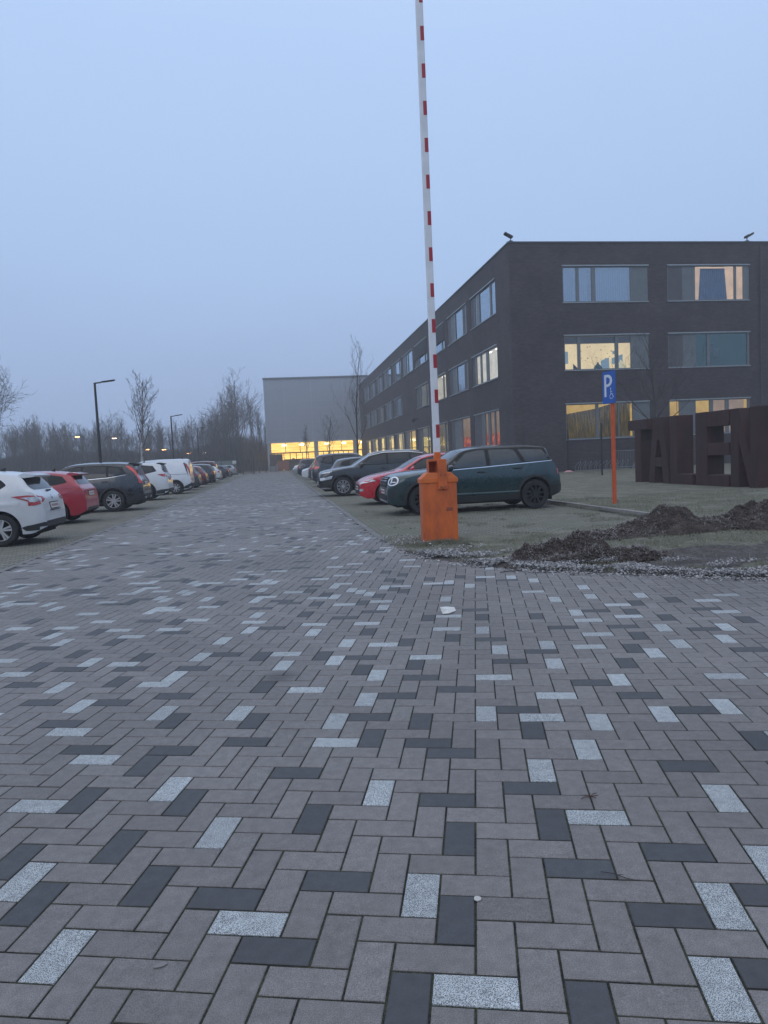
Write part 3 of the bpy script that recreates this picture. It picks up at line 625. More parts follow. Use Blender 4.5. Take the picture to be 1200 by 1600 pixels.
for x in (HX0+.0, 1.75, 6.6, 12.4, 17.5): b.box(x, x+.12, HY-.045, HY-.031, HS, HZ-.05)
hb('cladding_seam', b, CLADL)
b = MB(); b.box(HX0-.08, HX1, HY-.1, HY-.046, HZ-.18, HZ+.12); b.box(HX0-.08, HX1, HY-.1, HY+.1, HZ+.12, HZ+.2); hb('roof_edge', b, mat('hall_roof_edge', (.11, .12, .14), .5))
b = MB(); b.box(HX0-.04, HX1, HY-.06, HY-.048, HS-.25, HS+.05); hb('soffit_band', b, CLADL)
for x0, x1 in ((HX0+.1, HX0+.75), (6.85, 7.5), (14.0, 14.6), (21.5, 22.1)):
    b = MB(); b.box(x0, x1, HY+.1, HY+.7, 0, HS); hb('column', b, CONC)
def hall_room():
    m = bpy.data.materials.new('hall_lit_interior'); m.use_nodes = True; t = m.node_tree; t.nodes.clear()
    o = nd(t, 'ShaderNodeOutputMaterial'); em = nd(t, 'ShaderNodeEmission'); em.inputs[1].default_value = 1.9
    g = nd(t, 'ShaderNodeNewGeometry'); mp = nd(t, 'ShaderNodeMapping'); mp.inputs['Scale'].default_value = (.25, .25, 2.6); t.links.new(g.outputs['Position'], mp.inputs[0])
    n = nd(t, 'ShaderNodeTexNoise'); n.inputs['Scale'].default_value = 1.3; n.inputs['Detail'].default_value = 4; t.links.new(mp.outputs[0], n.inputs['Vector'])
    r_ = nd(t, 'ShaderNodeValToRGB'); r_.color_ramp.elements[0].position = .36; r_.color_ramp.elements[1].position = .64
    r_.color_ramp.elements[0].color = (.85, .43, .05, 1); r_.color_ramp.elements[1].color = (1.0, .72, .22, 1); t.links.new(n.outputs[0], r_.inputs[0]); t.links.new(r_.outputs[0], em.inputs[0]); t.links.new(em.outputs[0], o.inputs[0]); return m
HR = hall_room()
b = MB(); x0, x1, y0, y1 = HX0+.5, 30, HY+.9, HY+9
b.add([(x0, y1, 0), (x1, y1, 0), (x1, y1, HS), (x0, y1, HS)], [(0, 1, 2, 3)]); b.add([(x0, y0, 0), (x0, y1, 0), (x0, y1, HS), (x0, y0, HS)], [(0, 1, 2, 3)])
b.add([(x0, y0, HS-.1), (x1, y0, HS-.1), (x1, y1, HS-.1), (x0, y1, HS-.1)], [(0, 1, 2, 3)])
hb('interior', b, HR, recalc=False)
b = MB(); b.box(x0, x1, y0, y1, 0, .03); hb('interior_floor', b, mat('hall_floor', (.35, .2, .08), .3))
b = MB()
for x in (1.0, 4.2, 8.9, 12.0, 15.5, 19): b.box(x, x+.8, HY+2.6, HY+3.3, HS-.75, HS-.45)
hb('ceiling_lamp', b, emis_mat('hall_lamp', (1, .86, .5), 6))
fr = MB(); TR = 3.15
for a, c in ((-1.0, 6.85), (7.5, 14.0), (14.6, 21.5)):
    n = 3; 
    for i in range(n+1):
        x = a+(c-a)*i/n; fr.box(x-.05, x+.05, HY+.8, HY+.88, TR+.1, HS-.1)
    for i in range(8):
        x = a+(c-a)*i/7; fr.box(x-.06, x+.06, HY+.8, HY+.88, 0, TR-.1)
    fr.box(a, c, HY+.78, HY+.9, TR-.1, TR+.1); fr.box(a, c, HY+.78, HY+.9, HS-.1, HS)
w_ = hb('glazing', fr, BLACKPL)
b = MB()
for a, c in ((-1.0, 6.85), (7.5, 14.0), (14.6, 21.5)): b.add([(a, HY+.84, 0), (c, HY+.84, 0), (c, HY+.84, HS-.1), (a, HY+.84, HS-.1)], [(0, 1, 2, 3)])
b.build('pane', GLASSL, w_, recalc=False)
DKF = mat('hall_furniture', (.05, .035, .03), .7)
b = MB(); rr = random.Random(9)
b.box(-1.2, 1.0, HY+1.5, HY+2.2, .03, 3.0); b.box(1.3, 6.5, HY+2, HY+2.6, .03, 2.0)
for i in range(14): x = 1.5+rr.random()*12; b.box(x, x+.3+rr.random()*.6, HY+1.6, HY+1.9, .03, 1.2+rr.random()*1.4)
hb('furniture', b, DKF)
# ================================================================== cars
def pch(pts):
    """monotone cubic through (x, y) points"""
    xs = [p[0] for p in pts]; ys = [p[1] for p in pts]; n = len(xs)
    h = [xs[i+1]-xs[i] for i in range(n-1)]; d = [(ys[i+1]-ys[i])/h[i] for i in range(n-1)]
    m = [d[0]]+[0 if d[i-1]*d[i] <= 0 else 2*d[i-1]*d[i]/(d[i-1]+d[i]) for i in range(1, n-1)]+[d[-1]]
    def f(x):
        if x <= xs[0]: return ys[0]
        if x >= xs[-1]: return ys[-1]
        i = 0
        while x > xs[i+1]: i += 1
        t = (x-xs[i])/h[i]
        return (2*t**3-3*t*t+1)*ys[i]+(t**3-2*t*t+t)*h[i]*m[i]+(-2*t**3+3*t*t)*ys[i+1]+(t**3-t*t)*h[i]*m[i+1]
    return f
def car_body(S):
    L, W2, rw = S['L'], S['W']/2, S['rw']
    T = pch(S['top']); B0 = pch(S['belt']); plan = pch(S['plan'])
    hw = S.get('hoodw', .16)
    wx = S['wx']; Ra = rw+.065; zc = rw
    # stations
    st = set()
    x = 0
    while x <= L: st.add(round(x, 4)); x += .05
    for a in (0, .012, .03, .06, L-.06, L-.03, L-.012, L): st.add(round(a, 4))
    for c in wx:
        for k in range(0, 25):
            st.add(round(c+Ra*math.cos(PI*k/24), 4))
        st.add(round(c-Ra-.002, 4)); st.add(round(c+Ra+.002, 4))
    for p in S['top']: st.add(round(p[0], 4))
    st = sorted(s for s in st if 0 <= s <= L)
    s2 = [st[0]]
    for s in st[1:]:
        if s-s2[-1] > .0015: s2.append(s)
    st = s2
    bot = pch(S.get('bot', [(0, .3), (.25, .2), (L-.3, .22), (L, .34)]))
    def zlow(x):
        z = bot(x)
        for c in wx:
            if abs(x-c) < Ra: z = max(z, zc+math.sqrt(Ra*Ra-(x-c)**2))
        return z
    def section(x):
        t = T(x); w = W2*plan(x); b_ = min(B0(x), t-.05); zl = min(zlow(x), b_-.02); P = []
        def ys(z):
            if z > .62: return w*(1-.055*((z-.62)/.45)**2)
            return w*(1-.07*((.62-z)/.42)**2)
        NL = 10
        for k in range(NL+1):
            f = k/NL; z = zl+(b_-zl)*f; y = ys(z)
            cz = S.get('crease', .0)
            if cz: y += .012*math.exp(-((z-cz-.03*x)/.03)**2)*(1 if .5 < x < L-.3 else 0)
            P.append((y, z))
        yb = P[-1][0]; h = t-b_
        inw = .05+.36*min(h, .62)+hw*math.exp(-h*9)*.6
        crown = min(.055, h*.45); zr = t-crown; yr = max(.2, yb-inw)
        NU = 7
        for k in range(1, NU+1):
            f = k/NU; bulge = .03*math.sin(PI*f)*min(1, h*3)
            # the last bit rounds over
            P.append((yb+(yr-yb)*f**1.0+bulge, b_+(zr-b_)*(1-(1-f)**1.35) if h < .2 else b_+(zr-b_)*f))
        NT = 6
        for k in range(1, NT+1):
            f = k/NT; P.append((yr*(1-f), zr+crown*math.sin(PI/2*f)**.8))
        return P
    rows = [section(x) for x in st]; n = len(rows[0]); m = 2*n-1
    V = []; F = []
    for x, r in zip(st, rows):
        full = [(x, -y, z) for y, z in r] + [(x, y, z) for y, z in r[-2::-1]]
        V += full
    for i in range(len(st)-1):
        for k in range(m-1):
            a = i*m+k; F.append((a, a+1, a+m+1, a+m))
    F.append(tuple(range(m))); e_ = (len(st)-1)*m; F.append(tuple(e_+k for k in range(m))[::-1])
    return V, F
def round_poly(P, r, n=4):
    if not r: return P
    o = []
    for i in range(len(P)):
        p0, p, p1 = Vector(P[i-1]), Vector(P[i]), Vector(P[(i+1) % len(P)])
        a = (p0-p); b = (p1-p); q = min(r, a.length*.45, b.length*.45)
        A, B = p+a.normalized()*q, p+b.normalized()*q
        for k in range(n+1):
            t = k/n; o.append(tuple(A*(1-t)**2+p*2*t*(1-t)+B*t*t))
    return o
def decal_mesh(b, polys, tree, O, D, U, off, step=.07, r=.02, thick=.012, flip=False):
    """polys in (u, z); shot along D from origin O; U is the horizontal axis of u"""
    for P in polys:
        P = round_poly(P, r) if r else [tuple(p) for p in P]
        # densify the outline
        Q = []
        for i in range(len(P)):
            a, c = Vector(P[i]), Vector(P[(i+1) % len(P)]); k = max(1, int((c-a).length/step))
            for j in range(k): Q.append(tuple(a+(c-a)*j/k))
        us = [q[0] for q in Q]; zs = [q[1] for q in Q]; pts = [Vector(q) for q in Q]; nb = len(pts)
        x = min(us)+step/2
        while x < max(us):
            z = min(zs)+step/2
            while z < max(zs):
                if inside(x, z, Q):
                    v = Vector((x, z))
                    if all((v-p).length > step*.35 for p in pts[:nb]): pts.append(v)
                z += step
            x += step
        vs, es, fs, *_ = geometry.delaunay_2d_cdt(pts, [(i, (i+1) % nb) for i in range(nb)], [list(range(nb))], 1, 1e-5)
        V = []; back = []; okv = True
        for v in vs:
            o = O+U*v[0]+Vector((0, 0, v[1])); h = tree.ray_cast(o, D, 4)
            if h[0] is None:
                h = tree.find_nearest(o+D*1.0)
            nrm = h[1]
            if nrm.dot(D) > 0: nrm = -nrm
            V.append(h[0]+nrm*off); back.append(h[0]-nrm*thick)
        # boundary skirt
        cnt = {}
        for f in fs:
            for i in range(len(f)):
                e_ = (f[i], f[(i+1) % len(f)]); k = tuple(sorted(e_)); cnt[k] = None if k in cnt else e_
        F = [tuple(f) for f in fs]; n = len(V)
        for k, e_ in cnt.items():
            if e_: F.append((e_[1], e_[0], n+e_[0], n+e_[1]))
        b.add(V+back, F)
def wheel(car, x, y, rw, side_, rimmat, style, tw=.215, label=None):
    s = -1 if side_ < 0 else 1
    b = MB(); prof = [(rw*.66, -tw*.46), (rw*.74, -tw*.5), (rw*.93, -tw*.47), (rw*.985, -tw*.38), (rw, -tw*.25), (rw, tw*.25), (rw*.985, tw*.38), (rw*.93, tw*.47), (rw*.74, tw*.5), (rw*.66, tw*.46)]
    n = 40; vs = [(r*math.cos(2*PI*k/n), a, r*math.sin(2*PI*k/n)) for r, a in prof for k in range(n)]; m = len(prof)
    fs = [(i*n+k, i*n+(k+1) % n, (i+1)*n+(k+1) % n, (i+1)*n+k) for i in range(m-1) for k in range(n)]+[((m-1)*n+k, (m-1)*n+(k+1) % n, (k+1) % n, k) for k in range(n)]
    b.add(vs, fs)
    o = b.build('wheel', TYRE, car, smooth=40); o.location = (x, y, rw)
    # rim: barrel, back disc, lip, spokes (outer face towards s)
    r = MB(); rr = rw*.68; f_ = s*tw*.44
    def ring(r0, r1, a0, a1, mi=0, nn=40):
        v = [(q*math.cos(2*PI*k/nn), a, q*math.sin(2*PI*k/nn)) for q, a in ((r0, a0), (r1, a1)) for k in range(nn)]
        r.add(v, [(k, (k+1) % nn, nn+(k+1) % nn, nn+k) for k in range(nn)], mi)
    ring(rr, rr*.93, f_, f_*1.0, 0); ring(rr*.93, rr*.9, f_, f_*.75, 0); ring(rr*.9, rr*.9, f_*.75, -f_*.6, 1); ring(rr*.9, .001, f_*.05, f_*.05, 1); ring(rr*.55, .001, f_*.35, f_*.35, 2)
    hub = rr*.2
    hv = [(hub*math.cos(2*PI*k/16), f_*.98, hub*math.sin(2*PI*k/16)) for k in range(16)]; hv2 = [(hub*1.15*math.cos(2*PI*k/16), f_*.4, hub*1.15*math.sin(2*PI*k/16)) for k in range(16)]
    r.add(hv+hv2, [tuple(range(16))]+[(k, (k+1) % 16, 16+(k+1) % 16, 16+k) for k in range(16)])
    ns, w0, w1, tilt = style
    for k in range(ns):
        for sgn in ((-1, 1) if tilt else (0,)):
            a = 2*PI*k/ns+.2; a1 = a+sgn*tilt
            d0 = Vector((math.cos(a), 0, math.sin(a))); t0 = Vector((-math.sin(a), 0, math.cos(a)))
            d1 = Vector((math.cos(a1), 0, math.sin(a1))); t1 = Vector((-math.sin(a1), 0, math.cos(a1)))
            P0 = d0*hub*.8+t0*sgn*hub*.3; P1 = d1*rr*.92
            q = []
            for P, t_, w_, dp in ((P0, t0, w0, .95), (P1, t1, w1, .93)):
                for yy in (f_*dp, f_*(dp-.32)):
                    q += [P-t_*w_/2+Vector((0, yy, 0)), P+t_*w_/2+Vector((0, yy, 0))]
            r.add(q, [(0, 1, 5, 4), (2, 6, 7, 3), (0, 4, 6, 2), (1, 3, 7, 5)])
    r.build('rim', [rimmat, UNDER, RIMBLACK], o, recalc=False)
    return o
FWD = Vector((1, 0, 0)); YP = Vector((0, 1, 0)); YN = Vector((0, -1, 0))
def make_car(name, S, loc, flip=False, label='', cat='car', group='cars parked beside the brick road', paint_m=None, rim=RIMSILVER, glass=CARGLASS, k=1.035):
    """local x runs from the nose (0) to the tail (L), y across, z up"""
    L, W2 = S['L'], S['W']/2
    car = empty(name, loc, PI if flip else 0, label=label, cat=cat, group=group)
    car.scale = (k, k, k)
    V, F = car_body(S)
    b = MB(); b.add(V, F)
    body = b.build('body', [paint_m]+([S['roofm']] if S.get('roofm') else []), car, smooth=34)
    if S.get('roofm'):
        zz = S['roofz']
        for p in body.data.polygons:
            if all(body.data.vertices[v].co.z > zz(body.data.vertices[v].co.x) for v in p.vertices): p.material_index = 1
    tree = BVHTree.FromPolygons([Vector(v) for v in V], F)
    ctr = Vector((L/2, 0, 0))
    def sided(nm, polys, m, off=.004, r=.02, both=True, thick=.012, step=.08, parent=None, label=None):
        for s in ((-1, 1) if both else (-1,)):
            q = MB(); decal_mesh(q, polys, tree, Vector((0, s*2, 0)), Vector((0, -s, 0)), FWD, off, step, r, thick)
            o = q.build(nm, m, parent or car, smooth=35)
            if label: o['label'] = label
    def ended(nm, polys, m, rear, off=.004, r=.02, thick=.012, step=.08, mirror=False):
        ps = list(polys)
        for s in ((1, -1) if mirror else (1,)):
            q = MB(); pp = [[(s*u, z) for u, z in p] for p in ps]
            decal_mesh(q, pp, tree, Vector((L+1.0, 0, 0)) if rear else Vector((-1.0, 0, 0)), -FWD if rear else FWD, YP, off, step, r, thick)
            q.build(nm, m, car, smooth=35)
    def corner(nm, polys, m, rear, off=.006, r=.015, thick=.012, ang=45, step=.07):
        """wrap-around piece, shot diagonally at the corner; u=0 at the corner line, u>0 towards the end face"""
        for s in (-1, 1):
            a = R(ang); ex = 1 if rear else -1
            Dn = Vector((-ex*math.sin(a), -s*math.cos(a), 0)); U = Vector((ex*math.cos(a), -s*math.sin(a), 0))
            O = Vector((L if rear else 0, s*W2, 0))-Dn*1.2
            q = MB(); decal_mesh(q, polys, tree, O, Dn, U, off, step, r, thick); q.build(nm, m, car, smooth=35)
    # glazing
    if 'dlo' in S: sided('window_surround', [S['dlo']], SEAM, .003, .04, thick=.02)
    for p in S.get('sidewin', []): sided('side_window', [p], glass, .007, .035, thick=.004)
    if 'trim' in S: sided('window_trim', [S['trim']], S.get('trimm', CHROME), .010, 0, thick=.004)
    if 'ws' in S: ended('windscreen', [S['ws']], glass, False, .004, .05)
    if 'rg' in S: ended('rear_window', [S['rg']], glass, True, .004, .06)
    # arches, sills and bumpers
    rw, wx = S['rw'], S['wx']
    if S.get('clad'):
        polys = []
        for c in wx:
            r0, r1 = rw+.06, rw+.06+S['clad']; z0 = .24
            a0 = math.asin(max(-.9, (z0-rw)/r0)); n = 16
            outer = [(c+r1*math.cos(a0+(PI-2*a0)*i/n), rw+r1*math.sin(a0+(PI-2*a0)*i/n)) for i in range(n+1)]
            inner = [(c+r0*math.cos(a0+(PI-2*a0)*i/n), rw+r0*math.sin(a0+(PI-2*a0)*i/n)) for i in range(n+1)]
            sided('wheel_arch', [outer+inner[::-1]], BLACKPL, .014, 0, thick=.03, step=.06)
    zs = S.get('sillz', .30)
    sided('sill', [[(wx[0]+rw+.07, .2), (wx[1]-rw-.07, .2), (wx[1]-rw-.07, zs+.03), (wx[0]+rw+.07, zs)]], BLACKPL, .012, 0, thick=.03)
    for p in S.get('seams', []): sided('door_seam', [p], SEAM, .0025, 0, thick=.003, step=.12)
    for p in S.get('handles', []):
        for s in (-1, 1):
            h = tree.ray_cast(Vector((p[0], s*2, p[1])), Vector((0, -s, 0)), 4)
            if h[0] is None: continue
            y = h[0].y; q = MB(); q.box(p[0]-.10, p[0]+.10, y+s*.012 if s > 0 else y-.034, y+s*.034 if s > 0 else y-.012, p[1]-.014, p[1]+.016); q.box(p[0]-.10, p[0]-.08, min(y, y+s*.03), max(y, y+s*.03), p[1]-.012, p[1]+.014); q.box(p[0]+.08, p[0]+.10, min(y, y+s*.03), max(y, y+s*.03), p[1]-.012, p[1]+.014)
            bevel(q.build('door_handle', S.get('handlem', paint_m), car), .006, 1)
    # underside
    q = MB(); q.box(.22, L-.22, -W2+.24, W2-.24, .19, .75); q.box(.1, L-.1, -W2+.3, W2-.3, .3, .6); q.build('underbody', UNDER, car)
    # wheels
    for x in wx:
        for s in (-1, 1): wheel(car, x, s*(W2-.125), rw, s, rim, S.get('spokes', (5, .07, .05, .16)))
    # mirrors
    mx_, mz = S['mirror']
    for s in (-1, 1):
        h = tree.ray_cast(Vector((mx_, s*2, mz-.04)), Vector((0, -s, 0)), 4); y = h[0].y if h[0] else s*W2*.9
        q = MB(); rings = []; n = 12
        for i, (dy, sc) in enumerate(((.03, .7), (.06, .95), (.13, 1.05), (.19, .9), (.225, .5))):
            rings.append([(mx_-.02+.075*sc*math.cos(2*PI*k/n)*(1.0 if math.cos(2*PI*k/n) < 0 else .7), y+s*dy, mz+.07*sc*math.sin(2*PI*k/n)) for k in range(n)])
        q.add([v for r_ in rings for v in r_], [(i*n+k, i*n+(k+1) % n, (i+1)*n+(k+1) % n, (i+1)*n+k) for i in range(4) for k in range(n)]+[tuple(range(n)), tuple(4*n+k for k in range(n))])
        q.tube([(mx_, y-s*.03, mz-.06), (mx_-.01, y+s*.07, mz-.03)], .022, 8)
        q.build('mirror', S.get('mirrorm', paint_m), car, smooth=50)
    for fn in S.get('extra', []): fn(dict(car=car, sided=sided, ended=ended, corner=corner, L=L, W2=W2, tree=tree, paint=paint_m, S=S))
    return car
def plate(C, rear, z, y0=0, w=.26, h=.055, m=PLATE):
    C['ended']('plate_frame', [[(y0-w-.025, z-h-.02), (y0+w+.025, z-h-.02), (y0+w+.025, z+h+.02), (y0-w-.025, z+h+.02)]], SEAM, rear, .008, 0, step=.1)
    C['ended']('number_plate', [[(y0-w, z-h), (y0+w, z-h), (y0+w, z+h), (y0-w, z+h)]], m, rear, .012, 0, step=.1)
    ps = []; u = -w+.05
    rr = random.Random(int(z*1000))
    while u < w-.05:
        ps.append([(y0+u, z-h*.5), (y0+u+.02, z-h*.5), (y0+u+.02, z+h*.5), (y0+u, z+h*.5)]); u += .045 if rr.random() > .2 else .07
    C['ended']('plate_characters', ps, PLATEINK, rear, .0145, 0, thick=.002, step=.1)

# ---------------- body styles
def hatch(L=4.32, H=1.48, W=1.79, rw=.32, wb=2.62, fo=.88, **k):
    d = dict(L=L, W=W, rw=rw, wx=(fo, fo+wb), mirror=(1.56, 1.0),
      top=[(0, .60), (.03, .70), (.14, .79), (.5, .89), (1.0, .97), (1.22, 1.0), (1.6, 1.2), (2.0, H-.09), (2.35, H-.02), (2.8, H), (3.4, H-.02), (L-.45, H-.09), (L-.36, H-.15), (L-.12, 1.02), (L-.05, .93), (L-.015, .75), (L, .62)],
      belt=[(0, .60), (.5, .80), (1.2, .93), (2.2, .95), (3.4, 1.0), (L, 1.02)],
      plan=[(0, .70), (.06, .78), (.2, .88), (.5, .96), (.9, 1), (3.4, 1), (L-.5, .965), (L-.2, .90), (L-.05, .82), (L, .76)],
      dlo=[(1.42, 1.0), (1.95, 1.30), (2.4, 1.385), (3.2, 1.385), (3.72, 1.30), (3.86, 1.13), (3.5, 1.06), (2.4, 1.0)],
      sidewin=[[(1.62, 1.035), (2.02, 1.29), (2.42, 1.35), (2.50, 1.35), (2.50, 1.03)], [(2.56, 1.03), (2.56, 1.355), (3.1, 1.35), (3.36, 1.31), (3.40, 1.075)]],
      ws=[(-.62, 1.03), (.62, 1.03), (.52, H-.12), (-.52, H-.12)], rg=[(-.58, 1.07), (.58, 1.07), (.50, H-.17), (-.50, H-.17)],
      seams=[[(2.53, .32), (2.54, .32), (2.54, 1.02), (2.53, 1.02)], [(1.44, .5), (1.45, .5), (1.45, .98), (1.44, .98)]],
      handles=[(2.38, .86), (3.30, .90)], crease=.72)
    d.update(k); return d
def suv(L=4.6, H=1.68, W=1.86, rw=.36, wb=2.72, fo=.92, **k):
    d = dict(L=L, W=W, rw=rw, wx=(fo, fo+wb), mirror=(1.66, 1.14),
      top=[(0, .70), (.03, .84), (.12, .95), (.45, 1.03), (1.0, 1.10), (1.28, 1.13), (1.65, 1.34), (2.05, H-.1), (2.4, H-.02), (2.9, H), (3.6, H-.01), (L-.38, H-.07), (L-.30, H-.13), (L-.14, 1.16), (L-.06, 1.03), (L-.015, .82), (L, .66)],
      belt=[(0, .7), (.5, .92), (1.2, 1.04), (2.4, 1.07), (3.6, 1.13), (L, 1.16)],
      plan=[(0, .74), (.06, .81), (.2, .90), (.5, .965), (.9, 1), (3.7, 1), (L-.5, .975), (L-.2, .92), (L-.05, .85), (L, .79)],
      dlo=[(1.5, 1.12), (2.0, 1.45), (2.5, H-.115), (3.4, H-.12), (4.0, H-.19), (4.16, 1.28), (3.7, 1.18), (2.5, 1.12)],
      sidewin=[[(1.72, 1.15), (2.08, 1.43), (2.5, H-.15), (2.6, H-.15), (2.6, 1.145)], [(2.67, 1.145), (2.67, H-.145), (3.3, H-.15), (3.48, H-.17), (3.5, 1.19)], [(3.56, 1.2), (3.55, H-.175), (3.9, H-.215), (4.02, 1.3), (3.8, 1.24)]],
      ws=[(-.66, 1.17), (.66, 1.17), (.56, H-.13), (-.56, H-.13)], rg=[(-.58, 1.19), (.58, 1.19), (.52, H-.17), (-.52, H-.17)],
      seams=[[(2.635, .36), (2.645, .36), (2.645, 1.13), (2.635, 1.13)], [(1.52, .5), (1.53, .5), (1.53, 1.1), (1.52, 1.1)], [(3.56, .8), (3.57, .8), (3.57, 1.17), (3.56, 1.17)]],
      handles=[(2.45, .99), (3.40, 1.03)], clad=.06, sillz=.36, bot=[(0, .34), (.25, .24), (L-.3, .25), (L, .38)])
    d.update(k); return d
def rails(C, z0, x0=1.9, x1=3.9, m=CHROME):
    for s in (-1, 1):
        q = MB(); pts = []
        for i in range(9):
            x = x0+(x1-x0)*i/8; h = C['tree'].ray_cast(Vector((x, s*.60, 3)), Vector((0, 0, -1)), 4)
            pts.append((x, s*.60, h[0].z+(.035 if 0 < i < 8 else .0)))
        q.tube(pts, .016, 6); q.build('roof_rail', m, C['car'], smooth=50)
def shark(C, x):
    h = C['tree'].ray_cast(Vector((x, 0, 3)), Vector((0, 0, -1)), 4); z = h[0].z
    q = MB(); q.add([(x-.09, 0, z-.01), (x+.05, -.025, z-.01), (x+.05, .025, z-.01), (x+.06, 0, z+.075)], [(0, 1, 3), (1, 2, 3), (2, 0, 3), (0, 2, 1)]); q.build('aerial', SEAM, C['car'])
def spoiler(C, m, dz=0, over=.14):
    L = C['L']; S = C['S']; T = pch(S['top']); x0 = L-.52; z0 = T(x0)
    w = .56; q = MB()
    q.add([(x0, -w, z0-.045), (x0, w, z0-.045), (x0+.1, w*.97, z0+.0+dz), (x0+.1, -w*.97, z0+dz), (x0+.1+over+.12, -w*.95, z0-.05+dz), (x0+.1+over+.12, w*.95, z0-.05+dz), (x0+.1+over+.10, -w*.93, z0-.085+dz), (x0+.1+over+.10, w*.93, z0-.085+dz), (x0+.1, -w, z0-.1), (x0+.1, w, z0-.1)],
          [(0, 1, 2, 3), (3, 2, 5, 4), (4, 5, 7, 6), (6, 7, 9, 8), (0, 8, 9, 1), (0, 3, 8), (3, 4, 6, 8), (2, 9, 5), (5, 9, 7), (1, 9, 2)])
    q.build('roof_spoiler', m, C['car'], smooth=40)
def rear_basic(lamp_polys, bump_poly, pz, lampm=REDLAMP, bumper=True, lower=.42, inner=None):
    def f(C):
        C['corner']('tail_lamp', lamp_polys, lampm, True)
        if inner: C['corner']('lamp_lens', inner, CLEARLAMP, True, off=.009)
        plate(C, True, pz)
        if bumper:
            w = C['W2']*.78; C['ended']('rear_bumper_trim', [[(-w, .30), (w, .30), (w, lower-.03), (w*.6, lower+.05), (-w*.6, lower+.05), (-w, lower-.03)]], BLACKPL, True, .012, .02)
            C['corner']('bumper_corner', [[(-.45, .30), (.45, .32), (.45, lower), (0, lower), (-.45, lower-.05)]], BLACKPL, True, off=.011)
        ended = C['ended']; L = C['L']
    return f
def front_basic(lamps, grille, pz=.5, lampm=CLEARLAMP, grm=SEAM, lower=True):
    def f(C):
        C['corner']('headlight', lamps, lampm, False)
        C['ended']('grille', grille, grm, False, .006, .02)
        plate(C, False, pz)
        if lower: C['ended']('lower_intake', [[(-.55, .33), (.55, .33), (.48, .44), (-.48, .44)]], SEAM, False, .008, .02)
    return f
def ell(cu, cz, ru, rz, n=20, tilt=0):
    return [(cu+ru*math.cos(2*PI*i/n)*math.cos(tilt)-rz*math.sin(2*PI*i/n)*math.sin(tilt), cz+ru*math.cos(2*PI*i/n)*math.sin(tilt)+rz*math.sin(2*PI*i/n)*math.cos(tilt)) for i in range(n)]
P_GREEN = paint('paint_green', (.014, .040, .046), .26, .35)
P_WHITE = paint('paint_white', (.56, .58, .60), .3)
P_WHITE2 = paint('paint_white_van', (.60, .63, .67), .35)
P_RED = paint('paint_red', (.34, .012, .028), .28)
P_RED2 = paint('paint_bright_red', (.48, .014, .03), .25)
P_DRED = paint('paint_dark_red', (.11, .012, .018), .3)
P_NAVY = paint('paint_navy_grey', (.009, .013, .021), .25, .1)
P_BLACK = paint('paint_black', (.006, .007, .009), .2)
P_GREY = paint('paint_grey', (.045, .05, .058), .3, .3)
P_SILVER = paint('paint_silver', (.30, .33, .36), .3, .5)
P_ROOF = paint('paint_roof_black', (.014, .017, .02), .3)

# ---- green compact crossover, nearest on the right
def mini_extra(C):
    for s in (.0,):
        C['corner']('headlight', [ell(.03, .80, .165, .115, tilt=-.12)], mat('lamp_housing', (.03, .035, .04), .2, coat=1), False, off=.008, r=0)
        C['corner']('headlight_ring', [ell(.03, .80, .150, .102, tilt=-.12)], WHITELAMP, False, off=.016, r=0)
        C['corner']('headlight_lens', [ell(.03, .80, .115, .075, tilt=-.12)], CARGLASS2, False, off=.021, r=0)
        C['corner']('headlight_reflector', [[(.05, .75), (.08, .75), (.08, .86), (.05, .86)], [(-.06, .765), (.03, .765), (.03, .785), (-.06, .785)]], WHITELAMP, False, off=.026, r=0)
    C['ended']('grille', [[(-.44, .66), (.44, .66), (.52, .76), (.47, .90), (-.47, .90), (-.52, .76)]], SEAM, False, .014, .05)
    C['ended']('grille_bar', [[(-.47, .80), (.47, .80), (.47, .82), (-.47, .82)], [(-.46, .73), (.46, .73), (.46, .742), (-.46, .742)], [(-.46, .86), (.46, .86), (.46, .87), (-.46, .87)]], CHROME, False, .022, 0)
    plate(C, False, .56)
    C['ended']('lower_intake', [[(-.50, .36), (.50, .36), (.56, .48), (-.56, .48)]], SEAM, False, .012, .04)
    C['corner']('bumper_intake', [[(-.05, .42), (.08, .42), (.08, .60), (-.03, .60)]], BLACKPL, False, off=.008)
    C['ended']('front_lip', [[(-.66, .285), (.66, .285), (.66, .325), (-.66, .325)]], CHROME, False, .02, .01)
    C['sided']('door_trim', [[(1.35, .43), (3.25, .43), (3.25, .455), (1.35, .455)]], mat('trim_pale', (.12, .17, .18), .35), .02, .01)
    C['corner']('tail_lamp', [[(.0, .80), (.12, .80), (.12, 1.0), (.0, 1.0)]], REDLAMP, True)
    C['corner']('rear_bumper', [[(-.4, .30), (.4, .30), (.4, .56), (.0, .58), (-.3, .48)]], BLACKPL, True, off=.02)
    plate(C, True, .72)
